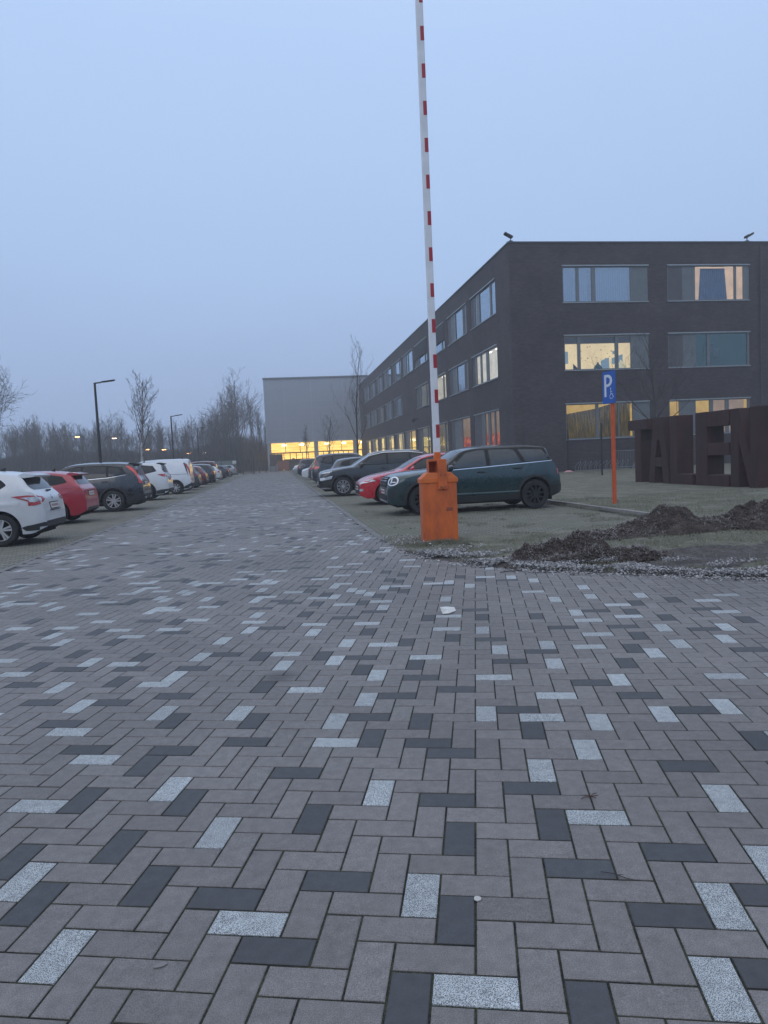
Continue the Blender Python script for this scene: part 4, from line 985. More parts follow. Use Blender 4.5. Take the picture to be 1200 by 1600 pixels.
    # dark seat backs glimpsed behind the glass are left to the reflection
M_ = dict(L=4.32, W=1.84, rw=.345, wx=(.83, 3.60), mirror=(1.52, 1.06), hoodw=.2,
    top=[(0, .62), (.02, .80), (.07, .90), (.25, .975), (.6, 1.02), (1.05, 1.06), (1.22, 1.08), (1.5, 1.27), (1.82, 1.47), (2.1, 1.53), (2.6, 1.555), (3.3, 1.555), (3.85, 1.52), (3.98, 1.47), (4.10, 1.16), (4.16, 1.08), (4.25, .95), (4.30, .78), (4.32, .62)],
    belt=[(0, .62), (.4, .86), (1.2, .985), (2.4, 1.04), (3.4, 1.09), (4.2, 1.13)],
    plan=[(0, .72), (.05, .80), (.16, .89), (.4, .955), (.8, 1), (3.5, 1), (3.9, .97), (4.12, .91), (4.26, .84), (4.32, .78)],
    dlo=[(1.3, 1.01), (1.85, 1.42), (2.2, 1.47), (3.4, 1.475), (3.93, 1.44), (4.06, 1.12), (3.4, 1.095), (2.4, 1.045)],
    sidewin=[[(1.52, 1.045), (1.93, 1.38), (2.2, 1.43), (2.40, 1.435), (2.40, 1.06)], [(2.50, 1.06), (2.50, 1.435), (3.02, 1.435), (3.14, 1.40), (3.28, 1.11)], [(3.38, 1.12), (3.24, 1.42), (3.86, 1.39), (3.96, 1.14)]],
    trim=[(1.3, .985), (2.4, 1.03), (3.4, 1.08), (4.06, 1.115), (4.08, 1.13), (3.4, 1.10), (2.4, 1.05), (1.3, 1.002)],
    ws=[(-.68, 1.12), (.68, 1.12), (.58, 1.45), (-.58, 1.45)], rg=[(-.56, 1.16), (.56, 1.16), (.5, 1.43), (-.5, 1.43)],
    seams=[[(2.45, .36), (2.457, .36), (2.457, 1.03), (2.45, 1.03)], [(1.42, .42), (1.427, .42), (1.36, .98), (1.352, .98)], [(3.12, .72), (3.126, .72), (3.32, 1.07), (3.31, 1.07)]],
    handles=[(2.26, .93), (3.17, .985)], handlem=BLACKPL, mirrorm=P_ROOF, clad=.075, sillz=.36, bot=[(0, .32), (.25, .24), (3.9, .25), (4.32, .36)],
    roofm=P_ROOF, roofz=lambda x: 1.02+.035*x if x > 1.18 else 9, spokes=(10, .035, .045, 0), extra=[mini_extra])
green_car = make_car('parked_car', M_, (2.58, 17.6, 0), label='dark green crossover with black roof and wheels, behind the orange barrier post', paint_m=P_GREEN, rim=mat('rim_satin_black', (.035, .036, .04), .3, metal=.4, coat=.6), glass=CARGLASS2)
green_car.scale.x *= .975

# ---- red hatchback with a white bonnet stripe
def red_extra(C):
    front_basic([[(-.30, .70), (-.05, .66), (.20, .62), (.22, .66), (.0, .74), (-.2, .78)]], [[(-.5, .42), (.5, .42), (.58, .56), (.4, .60), (-.4, .60), (-.58, .56)]], .50)(C)
    C['corner']('lamp_line', [[(-.1, .665), (.18, .625), (.19, .645), (-.08, .69)]], WHITELAMP, False, off=.012, r=0)
    C['corner']('fog_lamp', [ell(.12, .45, .07, .04)], CLEARLAMP, False, off=.01, r=0)
    q = MB(); decal_mesh(q, [[(.06, -.22), (1.17, -.30), (1.17, .30), (.06, .22)]], C['tree'], Vector((0, 0, 3)), Vector((0, 0, -1)), FWD, .003, .1, .02, .004) if False else None
    # broad white stripe down the bonnet, shot from above
    T = C['tree']; q = MB(); V = []; nx, ny = 26, 8
    for i in range(nx+1):
        x = .05+1.12*i/nx
        for j in range(ny+1):
            y = -.16+.62*j/ny; h = T.ray_cast(Vector((x, y, 3)), Vector((0, 0, -1)), 4); V.append(h[0]+h[1]*.004 if h[1].z > 0 else h[0]-h[1]*.004)
    q.add(V, [(i*(ny+1)+j, (i+1)*(ny+1)+j, (i+1)*(ny+1)+j+1, i*(ny+1)+j+1) for i in range(nx) for j in range(ny)]); q.build('bonnet_stripe', P_WHITE, C['car'], smooth=40)
    rear_basic([[(-.12, .82), (.1, .82), (.12, .98), (-.05, .98)]], None, .75)(C)
make_car('parked_car', hatch(L=4.04, H=1.46, W=1.74, fo=.80, wb=2.53, rw=.315, top=[(0, .56), (.03, .66), (.12, .76), (.4, .86), (.9, .95), (1.12, .985), (1.5, 1.18), (1.9, 1.37), (2.25, 1.44), (2.7, 1.46), (3.2, 1.44), (3.6, 1.37), (3.68, 1.31), (3.90, 1.02), (3.97, .93), (4.025, .75), (4.04, .6)],
    dlo=[(1.35, .99), (1.85, 1.28), (2.3, 1.37), (3.0, 1.37), (3.5, 1.28), (3.62, 1.13), (3.3, 1.06), (2.3, 1.0)], sidewin=[[(1.52, 1.02), (1.93, 1.27), (2.32, 1.335), (2.38, 1.335), (2.38, 1.02)], [(2.44, 1.02), (2.44, 1.34), (2.95, 1.335), (3.2, 1.29), (3.25, 1.07)]],
    handles=[(2.28, .86), (3.1, .9)], seams=[[(2.41, .32), (2.42, .32), (2.42, 1.0), (2.41, 1.0)]], extra=[red_extra]), (2.42, 22.05, 0), label='bright red hatchback with a white bonnet stripe behind the green car', paint_m=P_RED2)

# ---- black SUV with a panoramic roof line, silver many-spoke wheels
def blk_extra(C):
    front_basic([[(-.30, .66), (.02, .60), (.10, .60), (.10, .66), (-.2, .75), (-.34, .78)]], [[(-.45, .56), (.45, .56), (.50, .80), (-.50, .80)]], .50)(C)
    C['corner']('running_lamp', [[(-.30, .90), (.05, .86), (.1, .88), (-.05, .92), (-.3, .96)]], CLEARLAMP, False)
    C['corner']('fog_lamp', [[(-.12, .64), (.10, .62), (.10, .70), (-.08, .73)]], WHITELAMP, False, off=.010)
    C['corner']('front_lip', [[(-.25, .30), (.12, .30), (.12, .33), (-.05, .345), (-.25, .33)]], CHROME, False, off=.014, r=.005)
    C['sided']('door_trim', [[(1.5, .46), (1.95, .475), (1.95, .49), (1.5, .475)]], CHROME, .012, 0)
    rear_basic([[(-.2, .95), (.1, .95), (.12, 1.08), (-.15, 1.08)]], None, .85)(C)
    rails(C, 0, 1.9, 3.9)
make_car('parked_car', suv(L=4.55, H=1.66, W=1.86, rw=.365, wb=2.70, fo=.90, trim=[(1.38, 1.12), (1.95, 1.46), (2.5, 1.565), (3.5, 1.56), (4.05, 1.49), (4.05, 1.505), (3.5, 1.58), (2.5, 1.583), (1.93, 1.475), (1.36, 1.13)], spokes=(9, .008, .022, .11), extra=[blk_extra]),
    (1.56, 28.6, 0), label='black SUV with silver many-spoked wheels beyond the bright red hatchback', paint_m=P_BLACK)

# ---- smaller cars further up the right row
RB = rear_basic([[(-.12, .85), (.14, .85), (.16, 1.02), (-.05, 1.02)]], None, .78)
RBV = rear_basic([[(-.20, .98), (.16, .92), (.18, 1.0), (.05, 1.05), (.05, 1.38), (-.03, 1.38), (-.04, 1.08), (-.22, 1.08)]], None, .78, BRIGHTRED)
FB = front_basic([[(-.28, .68), (.12, .64), (.16, .72), (-.1, .80), (-.3, .80)]], [[(-.42, .46), (.42, .46), (.5, .68), (-.5, .68)]], .5)
make_car('parked_car', hatch(extra=[RB, FB]), (2.4+4.32*1.035, 34.2, 0), flip=True, label='dark grey hatchback, mostly hidden just beyond the black SUV on the right', paint_m=P_GREY)
make_car('parked_car', suv(L=4.62, H=1.74, extra=[RBV, FB, lambda C: rails(C, 0)]), (1.86+4.62*1.035, 39.9, 0), flip=True, label='dark blue SUV with tall bright red tail lamps, tail towards the road on the right', paint_m=P_NAVY)
make_car('parked_car', hatch(H=1.5, extra=[RB, FB]), (1.95+4.32*1.035, 46.5, 0), flip=True, label='charcoal hatchback, tail to the road, just past the dark blue SUV', paint_m=P_GREY)
make_car('parked_car', hatch(extra=[RB, FB]), (1.8, 55.5, 0), label='white hatchback with its low nose to the road in the far right row', paint_m=P_WHITE)
make_car('parked_car', suv(L=4.4, H=1.62, extra=[RB, FB]), (1.75+4.4*1.035, 64.5, 0), flip=True, label='dark crossover with red tail lamps beyond the low white hatchback', paint_m=P_NAVY)
make_car('parked_car', hatch(H=1.52, extra=[RB, FB]), (1.5, 75.5, 0), label='pale silver hatchback near the far end of the right row', paint_m=P_SILVER)
make_car('parked_car', suv(L=4.4, extra=[RB, FB]), (1.8, 82, 0), label='white SUV at the far end of the right row, before the lit hall', paint_m=P_WHITE)

# ================= left row, tails to the road
def pulsar_extra(C):
    C['sided']('tail_lamp', [[(3.80, .985), (4.08, 1.0), (4.27, .985), (4.27, .80), (4.19, .785), (4.12, .87), (3.96, .93)]], REDLAMP, .010, .01)
    C['corner']('tail_lamp', [[(-.14, .99), (.20, .96), (.25, .905), (.06, .81), (-.14, .79)]], REDLAMP, True, off=.010, r=.01)
    C['sided']('lamp_lens', [[(3.97, .955), (4.24, .965), (4.24, .87), (4.18, .86), (4.10, .91)]], CLEARLAMP, .016, .01)
    C['corner']('lamp_lens', [[(-.12, .96), (.11, .94), (.09, .88), (-.04, .855), (-.12, .865)]], CLEARLAMP, True, off=.016, r=.01)
    plate(C, True, .755, 0, .26, .055)
    C['ended']('plate_recess', [[(-.36, .655), (.36, .655), (.36, .67), (-.36, .67)]], SEAM, True, .01, 0)
    C['ended']('badge', [ell(0, .94, .05, .045)], CHROME, True, .008, 0)
    C['ended']('rear_wiper', [[(-.02, 1.045), (.30, 1.06), (.30, 1.075), (-.02, 1.075)]], SEAM, True, .02, 0)
    C['corner']('bumper_corner', [[(-.50, .18), (.45, .26), (.45, .46), (.10, .44), (-.20, .38), (-.50, .30)]], BLACKPL, True, off=.012)
    C['ended']('rear_bumper_trim', [[(-.62, .30), (.62, .30), (.62, .46), (-.62, .46)]], BLACKPL, True, .013, .02)
    spoiler(C, C['paint'], .0, .10); shark(C, 3.4)
    FB(C)
PT = [(0, .60), (.03, .70), (.14, .80), (.5, .90), (1.0, .98), (1.25, 1.02), (1.6, 1.22), (2.05, 1.44), (2.4, 1.51), (2.9, 1.53), (3.4, 1.515), (3.85, 1.455), (3.95, 1.40), (4.20, 1.09), (4.27, 1.02), (4.33, .93), (4.36, .80), (4.385, .66), (4.39, .60)]
make_car('parked_car', hatch(L=4.39, H=1.53, W=1.78, rw=.325, wb=2.70, fo=.87, top=PT, belt=[(0, .60), (.5, .82), (1.2, .96), (2.2, .99), (3.4, 1.05), (4.39, 1.08)],
    dlo=[(1.45, 1.03), (2.0, 1.36), (2.5, 1.43), (3.2, 1.42), (3.60, 1.33), (3.72, 1.22), (3.60, 1.14), (2.5, 1.04)], sidewin=[[(1.65, 1.06), (2.08, 1.35), (2.5, 1.395), (2.55, 1.395), (2.55, 1.065)], [(2.62, 1.065), (2.62, 1.395), (3.15, 1.385), (3.5, 1.31), (3.62, 1.22), (3.5, 1.14)]],
    rg=[(-.60, 1.105), (.60, 1.105), (.66, 1.20), (.56, 1.385), (-.56, 1.385), (-.66, 1.20)], seams=[[(2.58, .32), (2.587, .32), (2.587, 1.04), (2.58, 1.04)], [(3.2, .7), (3.207, .7), (3.5, 1.1), (3.49, 1.1)]],
    handles=[(2.42, .92), (3.38, .97)], spokes=(5, .028, .045, .17), extra=[pulsar_extra]), (-8.98, 15.75, 0), k=.985, label='white hatchback with angular clear and red tail lamps, nearest in the left row', paint_m=P_WHITE)

def auris_extra(C):
    C['corner']('tail_lamp', [[(-.36, .99), (-.02, .965), (.20, .93), (.20, .86), (.02, .84), (-.18, .90)]], REDLAMP, True, off=.008)
    C['ended']('tail_lamp', [[(.30, .86), (.62, .86), (.62, .93), (.30, .91)], [(-.62, .86), (-.30, .86), (-.30, .91), (-.62, .93)]], REDLAMP, True, .007, .01)
    plate(C, True, .80)
    C['ended']('rear_bumper_trim', [[(-.6, .30), (.6, .30), (.52, .42), (-.52, .42)]], BLACKPL, True, .012, .02)
    spoiler(C, C['paint'], .0, .12); FB(C); shark(C, 3.3)
make_car('parked_car', hatch(L=4.3, H=1.475, W=1.77, fo=.9, wb=2.6, rg=[(-.62, 1.06), (.62, 1.06), (.52, 1.32), (-.52, 1.32)], spokes=(5, .05, .07, .15), extra=[auris_extra]), (-9.55, 21.2, 0), k=1.0, label='red hatchback with a roof spoiler, second in the left row', paint_m=P_RED)

def volvo_extra(C):
    C['corner']('tail_lamp', [[(-.20, 1.54), (-.10, 1.52), (.0, 1.38), (.08, 1.22), (.17, 1.15), (.18, .93), (.0, .93), (-.01, 1.12), (-.08, 1.30), (-.16, 1.43)]], BRIGHTRED, True, off=.012, r=.015)
    C['corner']('lamp_lens', [[(.10, 1.13), (.17, 1.13), (.17, 1.00), (.10, 1.00)]], CLEARLAMP, True, off=.018, r=.01)
    plate(C, True, .92); spoiler(C, SEAM, .0, .10)
    C['corner']('bumper_corner', [[(-.5, .28), (.45, .28), (.45, .55), (-.25, .50), (-.5, .42)]], BLACKPL, True, off=.012)
    C['ended']('rear_bumper_trim', [[(-.62, .30), (.62, .30), (.62, .56), (-.62, .56)]], BLACKPL, True, .013, .02)
    C['ended']('exhaust', [[(-.60, .40), (-.42, .40), (-.42, .46), (-.60, .46)], [(.42, .40), (.60, .40), (.60, .46), (.42, .46)]], CHROME, True, .02, .01)
    C['sided']('door_trim', [[(1.6, .42), (3.2, .44), (3.2, .46), (1.6, .44)]], CHROME, .012, 0); FB(C)
make_car('parked_car', suv(L=4.64, H=1.70, W=1.89, wb=2.77, fo=.89, rw=.365, trim=[(1.5, 1.07), (2.5, 1.095), (3.5, 1.145), (4.08, 1.22), (4.1, 1.235), (3.5, 1.16), (2.5, 1.11), (1.5, 1.085)],
    dlo=[(1.5, 1.09), (2.0, 1.45), (2.5, 1.58), (3.4, 1.575), (3.95, 1.50), (4.12, 1.27), (3.7, 1.18), (2.5, 1.11)], sidewin=[[(1.72, 1.13), (2.08, 1.43), (2.5, 1.545), (2.62, 1.545), (2.62, 1.135)], [(2.70, 1.135), (2.70, 1.545), (3.3, 1.54), (3.46, 1.53), (3.46, 1.18)], [(3.54, 1.19), (3.53, 1.52), (3.85, 1.47), (4.0, 1.29), (3.8, 1.23)]],
    spokes=(5, .04, .05, .22), extra=[volvo_extra]), (-9.25, 26.2, 0), k=1.0, label='dark blue SUV with chrome window line, in the left row below the tall lamp post', paint_m=P_NAVY)

def xtrail_extra(C):
    C['corner']('tail_lamp', [[(-.26, 1.14), (.02, 1.16), (.22, 1.12), (.22, 1.02), (.0, 1.02), (-.1, 1.05)]], REDLAMP, True, off=.010)
    C['corner']('lamp_lens', [[(-.05, 1.10), (.12, 1.10), (.12, 1.05), (-.03, 1.05)]], mat('pink_lens', (.5, .2, .24), .2, coat=1), True, off=.016)
    plate(C, True, .93)
    C['corner']('bumper_corner', [[(-.5, .28), (.45, .28), (.45, .50), (-.2, .46), (-.5, .36)]], BLACKPL, True, off=.012)
    C['ended']('rear_bumper_trim', [[(-.62, .30), (.62, .30), (.62, .50), (-.62, .50)]], BLACKPL, True, .013, .02); FB(C); spoiler(C, SEAM, .0, .08); shark(C, 3.5)
make_car('parked_car', suv(L=4.64, H=1.71, W=1.83, spokes=(5, .04, .07, .15), rg=[(-.60, 1.22), (.60, 1.22), (.70, 1.32), (.58, 1.54), (-.58, 1.54), (-.70, 1.32)], extra=[xtrail_extra]), (-9.5, 33.6, 0), k=1.0, label='white SUV with a black lower bumper, between the dark SUV and the white van', paint_m=P_WHITE)

def van_extra(C):
    L = C['L']
    C['corner']('tail_lamp', [[(-.05, 1.58), (.03, 1.58), (.09, 1.22), (.11, .92), (.03, .92), (.0, 1.2)]], REDLAMP, True, off=.012, r=.01)
    C['corner']('lamp_trim', [[(-.09, 1.62), (.0, 1.62), (-.02, 1.58), (-.04, 1.2), (-.05, .90), (-.09, 1.2)]], SEAM, True, off=.008, r=.01)
    plate(C, True, .72)
    C['corner']('bumper_corner', [[(-.55, .28), (.45, .28), (.45, .52), (.1, .58), (-.3, .36)]], BLACKPL, True, off=.02)
    C['ended']('rear_bumper_trim', [[(-.7, .30), (.7, .30), (.7, .52), (-.7, .52)]], BLACKPL, True, .02, .02)
    C['sided']('side_rail', [[(2.4, 1.02), (4.2, 1.02), (4.2, 1.035), (2.4, 1.035)]], SEAM, .004, 0)
    C['sided']('panel_seam', [[(2.5, .4), (2.508, .4), (2.508, 1.66), (2.5, 1.66)]], SEAM, .003, 0, thick=.003)
    FB(C); shark(C, 3.9)
VT = [(0, .62), (.03, .78), (.12, .92), (.5, 1.05), (.85, 1.13), (1.0, 1.18), (1.4, 1.52), (1.75, 1.76), (2.05, 1.83), (2.8, 1.855), (3.8, 1.85), (4.2, 1.83), (4.28, 1.78), (4.33, 1.5), (4.36, 1.1), (4.39, .7), (4.40, .6)]
make_car('parked_van', dict(L=4.40, W=1.82, rw=.325, wx=(.88, 3.6), mirror=(1.45, 1.2), top=VT, hoodw=.12,
    belt=[(0, .62), (.5, .92), (1.2, 1.08), (2.4, 1.12), (4.4, 1.14)], plan=[(0, .74), (.06, .81), (.2, .90), (.5, .965), (.9, 1), (4.0, .995), (4.25, .965), (4.36, .93), (4.40, .90)],
    dlo=[(1.2, 1.13), (1.7, 1.55), (2.2, 1.64), (2.35, 1.64), (2.35, 1.13)], sidewin=[[(1.4, 1.17), (1.78, 1.52), (2.2, 1.6), (2.3, 1.6), (2.3, 1.17)]], ws=[(-.68, 1.22), (.68, 1.22), (.62, 1.70), (-.62, 1.70)],
    seams=[[(1.3, .5), (1.307, .5), (1.307, 1.1), (1.3, 1.1)]], handles=[(2.15, 1.02), (2.75, 1.02)], handlem=BLACKPL, clad=.05, sillz=.36, spokes=(8, .04, .05, 0), extra=[van_extra]),
    (-9.05, 39.9, 0), k=1.01, label='small white panel van with narrow upright tail lamps in the left row', cat='van', paint_m=P_WHITE2)
far = [
 (hatch, dict(H=1.5), -9.05, 44.9, P_GREY, 'charcoal hatchback parked directly beyond the white van'),
 (hatch, dict(H=1.5), -9.05, 49.3, P_DRED, 'dark red hatchback in the left row beyond the charcoal one'),
 (suv, dict(L=4.5, H=1.6), -9.3, 56.5, P_BLACK, 'black crossover in the left row beyond the dark red hatchback'),
 (hatch, dict(H=1.42), -9.0, 61.0, P_WHITE, 'low white hatchback nearly hidden past the black crossover'),
 (suv, dict(L=4.5, H=1.86), -9.6, 64.4, P_DRED, 'tall dark red people carrier far along the left row'),
 (hatch, dict(H=1.44), -9.2, 73.5, P_NAVY, 'dark blue hatchback near the far end of the left row'),
 (hatch, dict(H=1.45), -9.4, 79.0, P_NAVY, 'blackish hatchback, second from the far end of the left row'),
 (hatch, dict(H=1.44), -9.3, 88.5, P_SILVER, 'silver hatchback, farthest car in the left row'),
]
for fn, kw, x, y, pm, lb in far:
    S = fn(**kw); make_car('parked_car', dict(S, extra=[RB, FB]), (x, y, 0), k=1.0, label=lb, paint_m=pm)
# ================================================================== barrier
ORANGE = mat('barrier_orange', (.60, .135, .022), .5, noise_amt=.12, noise_scale=3, bump=.05, bump_scale=60)
def dirty_orange():
    m = bpy.data.materials.new('barrier_orange_weathered'); m.use_nodes = True; t = m.node_tree; p = t.nodes['Principled BSDF']; p.inputs['Roughness'].default_value = .52
    tcn = nd(t, 'ShaderNodeTexCoord'); n = nd(t, 'ShaderNodeTexNoise'); n.inputs['Scale'].default_value = 3.2; n.inputs['Detail'].default_value = 8; n.inputs['Roughness'].default_value = .7
    mp = nd(t, 'ShaderNodeMapping'); mp.inputs['Scale'].default_value = (1.6, 1.6, .7); t.links.new(tcn.outputs['Object'], mp.inputs[0]); t.links.new(mp.outputs[0], n.inputs['Vector'])
    r_ = nd(t, 'ShaderNodeValToRGB'); r_.color_ramp.elements[0].position = .38; r_.color_ramp.elements[1].position = .6
    r_.color_ramp.elements[0].color = (.44, .095, .025, 1); r_.color_ramp.elements[1].color = (.62, .135, .025, 1)
    q = r_.color_ramp.elements.new(.3); q.color = (.30, .075, .03, 1)
    t.links.new(n.outputs[0], r_.inputs[0]); t.links.new(r_.outputs[0], p.inputs['Base Color']); return m
OR2 = dirty_orange(); WHITEP = mat('boom_white', (.66, .68, .72), .4, noise_amt=.08, noise_scale=4); STRED = mat('boom_red_reflector', (.34, .015, .03), .4, noise_amt=.1)
bar = empty('parking_barrier', (2.58, 11.42, 0), R(-4), label='orange barrier post with its red and white boom raised straight up', cat='parking barrier')
def frustum(b, x0, x1, y0, y1, z0, z1, s, mi=0):
    cx, cy = (x0+x1)/2, (y0+y1)/2
    lo = [(x0, y0), (x1, y0), (x1, y1), (x0, y1)]; hi = [(cx+(x-cx)*s[0], cy+(y-cy)*s[1]) for x, y in lo]
    b.add([(x, y, z0) for x, y in lo]+[(x, y, z1) for x, y in hi], [(3, 2, 1, 0), (4, 5, 6, 7), (0, 1, 5, 4), (1, 2, 6, 5), (2, 3, 7, 6), (3, 0, 4, 7)], mi)
b = MB(); frustum(b, -.285, .285, -.19, .19, -.02, .98, (1.0, 1.0)); bevel(b.build('cabinet', OR2, bar), .018, 3)
b = MB(); frustum(b, -.245, .245, -.185, .185, .02, .08, (1, 1)); 
b = MB()
# lid: lip then a hipped top with cut corners
P0 = [(-.305, -.205), (.305, -.205), (.305, .205), (-.305, .205)]
P1 = [(-.305, -.205), (.305, -.205), (.305, .205), (-.305, .205)]
P2 = [(-.19, -.19), (.19, -.19), (.19, .19), (-.19, .19)]
vs = [(x, y, .965) for x, y in P0]+[(x, y, 1.03) for x, y in P1]+[(x, y, 1.13) for x, y in P2]
b.add(vs, [(3, 2, 1, 0)]+[(i, (i+1) % 4, 4+(i+1) % 4, 4+i) for i in range(4)]+[(4+i, 4+(i+1) % 4, 8+(i+1) % 4, 8+i) for i in range(4)]+[(8, 9, 10, 11)])
bevel(b.build('lid', ORANGE, bar), .008, 2)
b = MB()   # U shaped head with the clamp plate hanging down the front
b.box(-.155, -.147, -.12, .12, 1.12, 1.31); b.box(-.155, .125, -.12, .12, 1.31, 1.345); b.box(-.155, .125, .112, .12, 1.12, 1.31); b.box(-.02, .125, -.13, .11, 1.12, 1.309)
b.box(-.02, .125, -.235, -.13, .86, 1.342)
bevel(b.build('boom_bracket', OR2, bar), .006, 2)
b = MB()
for x, z in ((.015, .90), (.05, .885), (.09, .90), (.02, 1.09), (.09, 1.09)): b.tube([(x, -.235, z), (x, -.25, z)], .011, 6)
b.build('bolt', mat('bolt_grey', (.12, .1, .1), .5, metal=.5), bar)
b = MB(); b.box(.10, .20, -.1935, -.19, .50, .56); b.build('rubbed_patch', mat('rubbed_patch', (.26, .07, .035), .7, noise_amt=.5, noise_scale=30), bar)
b = MB(); b.box(-.045, .06, -.075, .045, 1.345, 1.46); b.box(.0, .012, -.085, .055, 1.345, 1.46); bevel(b.build('boom_socket', ORANGE, bar), .006, 2)
b = MB(); b.box(-.05, .065, -.04, .03, 1.40, 8.6); bevel(b.build('boom', WHITEP, bar), .018, 4)
for i in range(13):
    z = 1.80+.563*i; b = MB(); b.box(.004, .062, -.0425, -.040, z-.108, z+.108); b.build('reflector', STRED, bar)
# ================================================================== parking sign
BLUE = mat('sign_blue', (.012, .095, .40), .35, noise_amt=.05); SWHITE = mat('sign_white', (.62, .66, .72), .4); POSTO = mat('sign_post_orange', (.52, .085, .02), .5, noise_amt=.12, noise_scale=6)
sg = empty('parking_sign', (8.24, 16.62, 0), R(-77), label='blue P sign with a wheelchair symbol on an orange post in the grass', cat='parking sign')
b = MB(); b.tube([(0, 0, -.05), (0, 0, 2.62), (0, 0, 3.2)], .052, 16); b.build('post', POSTO, sg, smooth=40)
b = MB(); hw = .235; z0, z1 = 2.49, 3.28; cx = -.04
b.prism(round_poly([(cx-hw, z0), (cx+hw, z0), (cx+hw, z1), (cx-hw, z1)], .04, 4), lambda u, v, d: Vector((u, d, v)), -.075, -.055); b.build('panel', BLUE, sg)
b = MB(); yy = -.0775
def strip(pts, w, z_=None):
    for i in range(len(pts)-1):
        a, c = Vector(pts[i]), Vector(pts[i+1]); d = (c-a).normalized(); n = Vector((-d.y, d.x))*w/2; e_ = d*w*.15
        q = [a-n-e_, a+n-e_, c+n+e_, c-n+e_]; b.add([(cx+p.x, yy, p.y) for p in q], [(0, 1, 2, 3)])
# bold letter P
def arc(cx_, cz_, rx, rz, a0, a1, n=12): return [(cx_+rx*math.cos(R(a0+(a1-a0)*i/n)), cz_+rz*math.sin(R(a0+(a1-a0)*i/n))) for i in range(n+1)]
outer = [(-.16, 2.66), (-.16, 3.20), (-.04, 3.20)]+arc(-.04, 3.05, .175, .15, 90, -90, 16)+[(-.04, 2.90), (-.085, 2.90), (-.085, 2.66)]
bm_ = bmesh.new()
def fill_poly(out_, hole=None):
    pts = [Vector(p) for p in out_]; fc = [list(range(len(out_)))]
    ed = [(i, (i+1) % len(out_)) for i in range(len(out_))]
    if hole:
        o = len(pts); pts += [Vector(p) for p in hole]; ed += [(o+i, o+(i+1) % len(hole)) for i in range(len(hole))]; fc.append(list(range(o, o+len(hole)))[::-1])
    vs, es, fs, *_ = geometry.delaunay_2d_cdt(pts, ed, [], 2 if hole is None else 2, 1e-6)
    for f in fs:
        c = sum((vs[i] for i in f), Vector((0, 0)))/3
        if inside(c.x, c.y, out_) and not (hole and inside(c.x, c.y, hole)): b.add([(cx+vs[i].x, yy, vs[i].y) for i in f], [(0, 1, 2)])
bm_.free()
fill_poly(outer, [(-.085, 3.135), (-.045, 3.135)]+arc(-.045, 3.05, .095, .085, 80, -80, 12)+[(-.045, 2.965), (-.085, 2.965)])
b.build('letter', SWHITE, sg, recalc=False)
b = MB()
strip([(.075, 2.83), (.08, 2.72), (.135, 2.72), (.165, 2.64), (.185, 2.65)], .017); strip([(.08, 2.775), (.125, 2.775)], .014)
strip(arc(.095, 2.66, .055, .055, 110, 330, 14), .014); fill_poly(arc(.075, 2.855, .018, .018, 0, 340, 10))
b.build('wheelchair_symbol', SWHITE, sg, recalc=False)
b = MB(); b.box(-.09, .09, -.055, -.03, 2.68, 2.72); b.box(-.09, .09, -.055, -.03, 3.05, 3.09); b.build('clamp', CHROME, sg)

# ================================================================== corten letters T A L E N
def corten():
    m = bpy.data.materials.new('corten_steel'); m.use_nodes = True; t = m.node_tree; p = t.nodes['Principled BSDF']; p.inputs['Roughness'].default_value = .85
    g = nd(t, 'ShaderNodeNewGeometry'); n = nd(t, 'ShaderNodeTexNoise'); n.inputs['Scale'].default_value = 1.3; n.inputs['Detail'].default_value = 9; n.inputs['Roughness'].default_value = .7
    mp = nd(t, 'ShaderNodeMapping'); mp.inputs['Scale'].default_value = (2, 2, .45); t.links.new(g.outputs['Position'], mp.inputs[0]); t.links.new(mp.outputs[0], n.inputs['Vector'])
    r_ = nd(t, 'ShaderNodeValToRGB'); r_.color_ramp.elements[0].position = .3; r_.color_ramp.elements[1].position = .72
    r_.color_ramp.elements[0].color = (.020, .011, .012, 1); r_.color_ramp.elements[1].color = (.058, .019, .017, 1); t.links.new(n.outputs[0], r_.inputs[0]); t.links.new(r_.outputs[0], p.inputs['Base Color'])
    b_ = nd(t, 'ShaderNodeBump'); b_.inputs['Strength'].default_value = .2; t.links.new(n.outputs[0], b_.inputs['Height']); t.links.new(b_.outputs[0], p.inputs['Normal']); return m
CORT = corten()
LX, LH, LD = 14.0, 2.46, .62
def letter(name, y_far, y_near, polys, label, dx=0, rz=0, holes=None):
    """polys in (u 0..1 from the far edge, v 0..1 up); face looks to -X"""
    t = empty('steel_letter', (LX+dx, (y_far+y_near)/2, 0), rz, label=label, cat='steel letter', group='rusty steel letters standing in the grass')
    w_ = y_far-y_near; b = MB()
    for P in polys: b.prism([(u, v) for u, v in P], lambda u, v, d: Vector((d, w_/2-u*w_, v*LH-.02)), 0, LD)
    o = bevel(b.build('letter_body', CORT, t), .008, 1); return t
letter('T', 26.95, 25.45, [[(0, .84), (1, .84), (1, 1), (0, 1)], [(.34, 0), (.66, 0), (.66, .8385), (.34, .8385)]], 'rusty steel letter T, farthest and leftmost of the row')
letter('A', 25.42, 23.95, [[(0, 0), (.30, 0), (.34, .26), (.34, .40), (.46, .66), (.46, 1), (.28, 1)], [(1, 0), (.70, 0), (.66, .26), (.66, .40), (.54, .66), (.54, 1), (.72, 1)], [(.341, .26), (.659, .26), (.659, .399), (.341, .399)], [(.461, .66), (.539, .66), (.539, .998), (.461, .998)]], 'rusty steel letter A, between the T and the L')
letter('L', 23.90, 22.45, [[(0, 0), (1, 0), (1, .16), (.34, .16), (.34, 1), (0, 1)]], 'rusty steel letter L with a reddish side, between the A and the E')
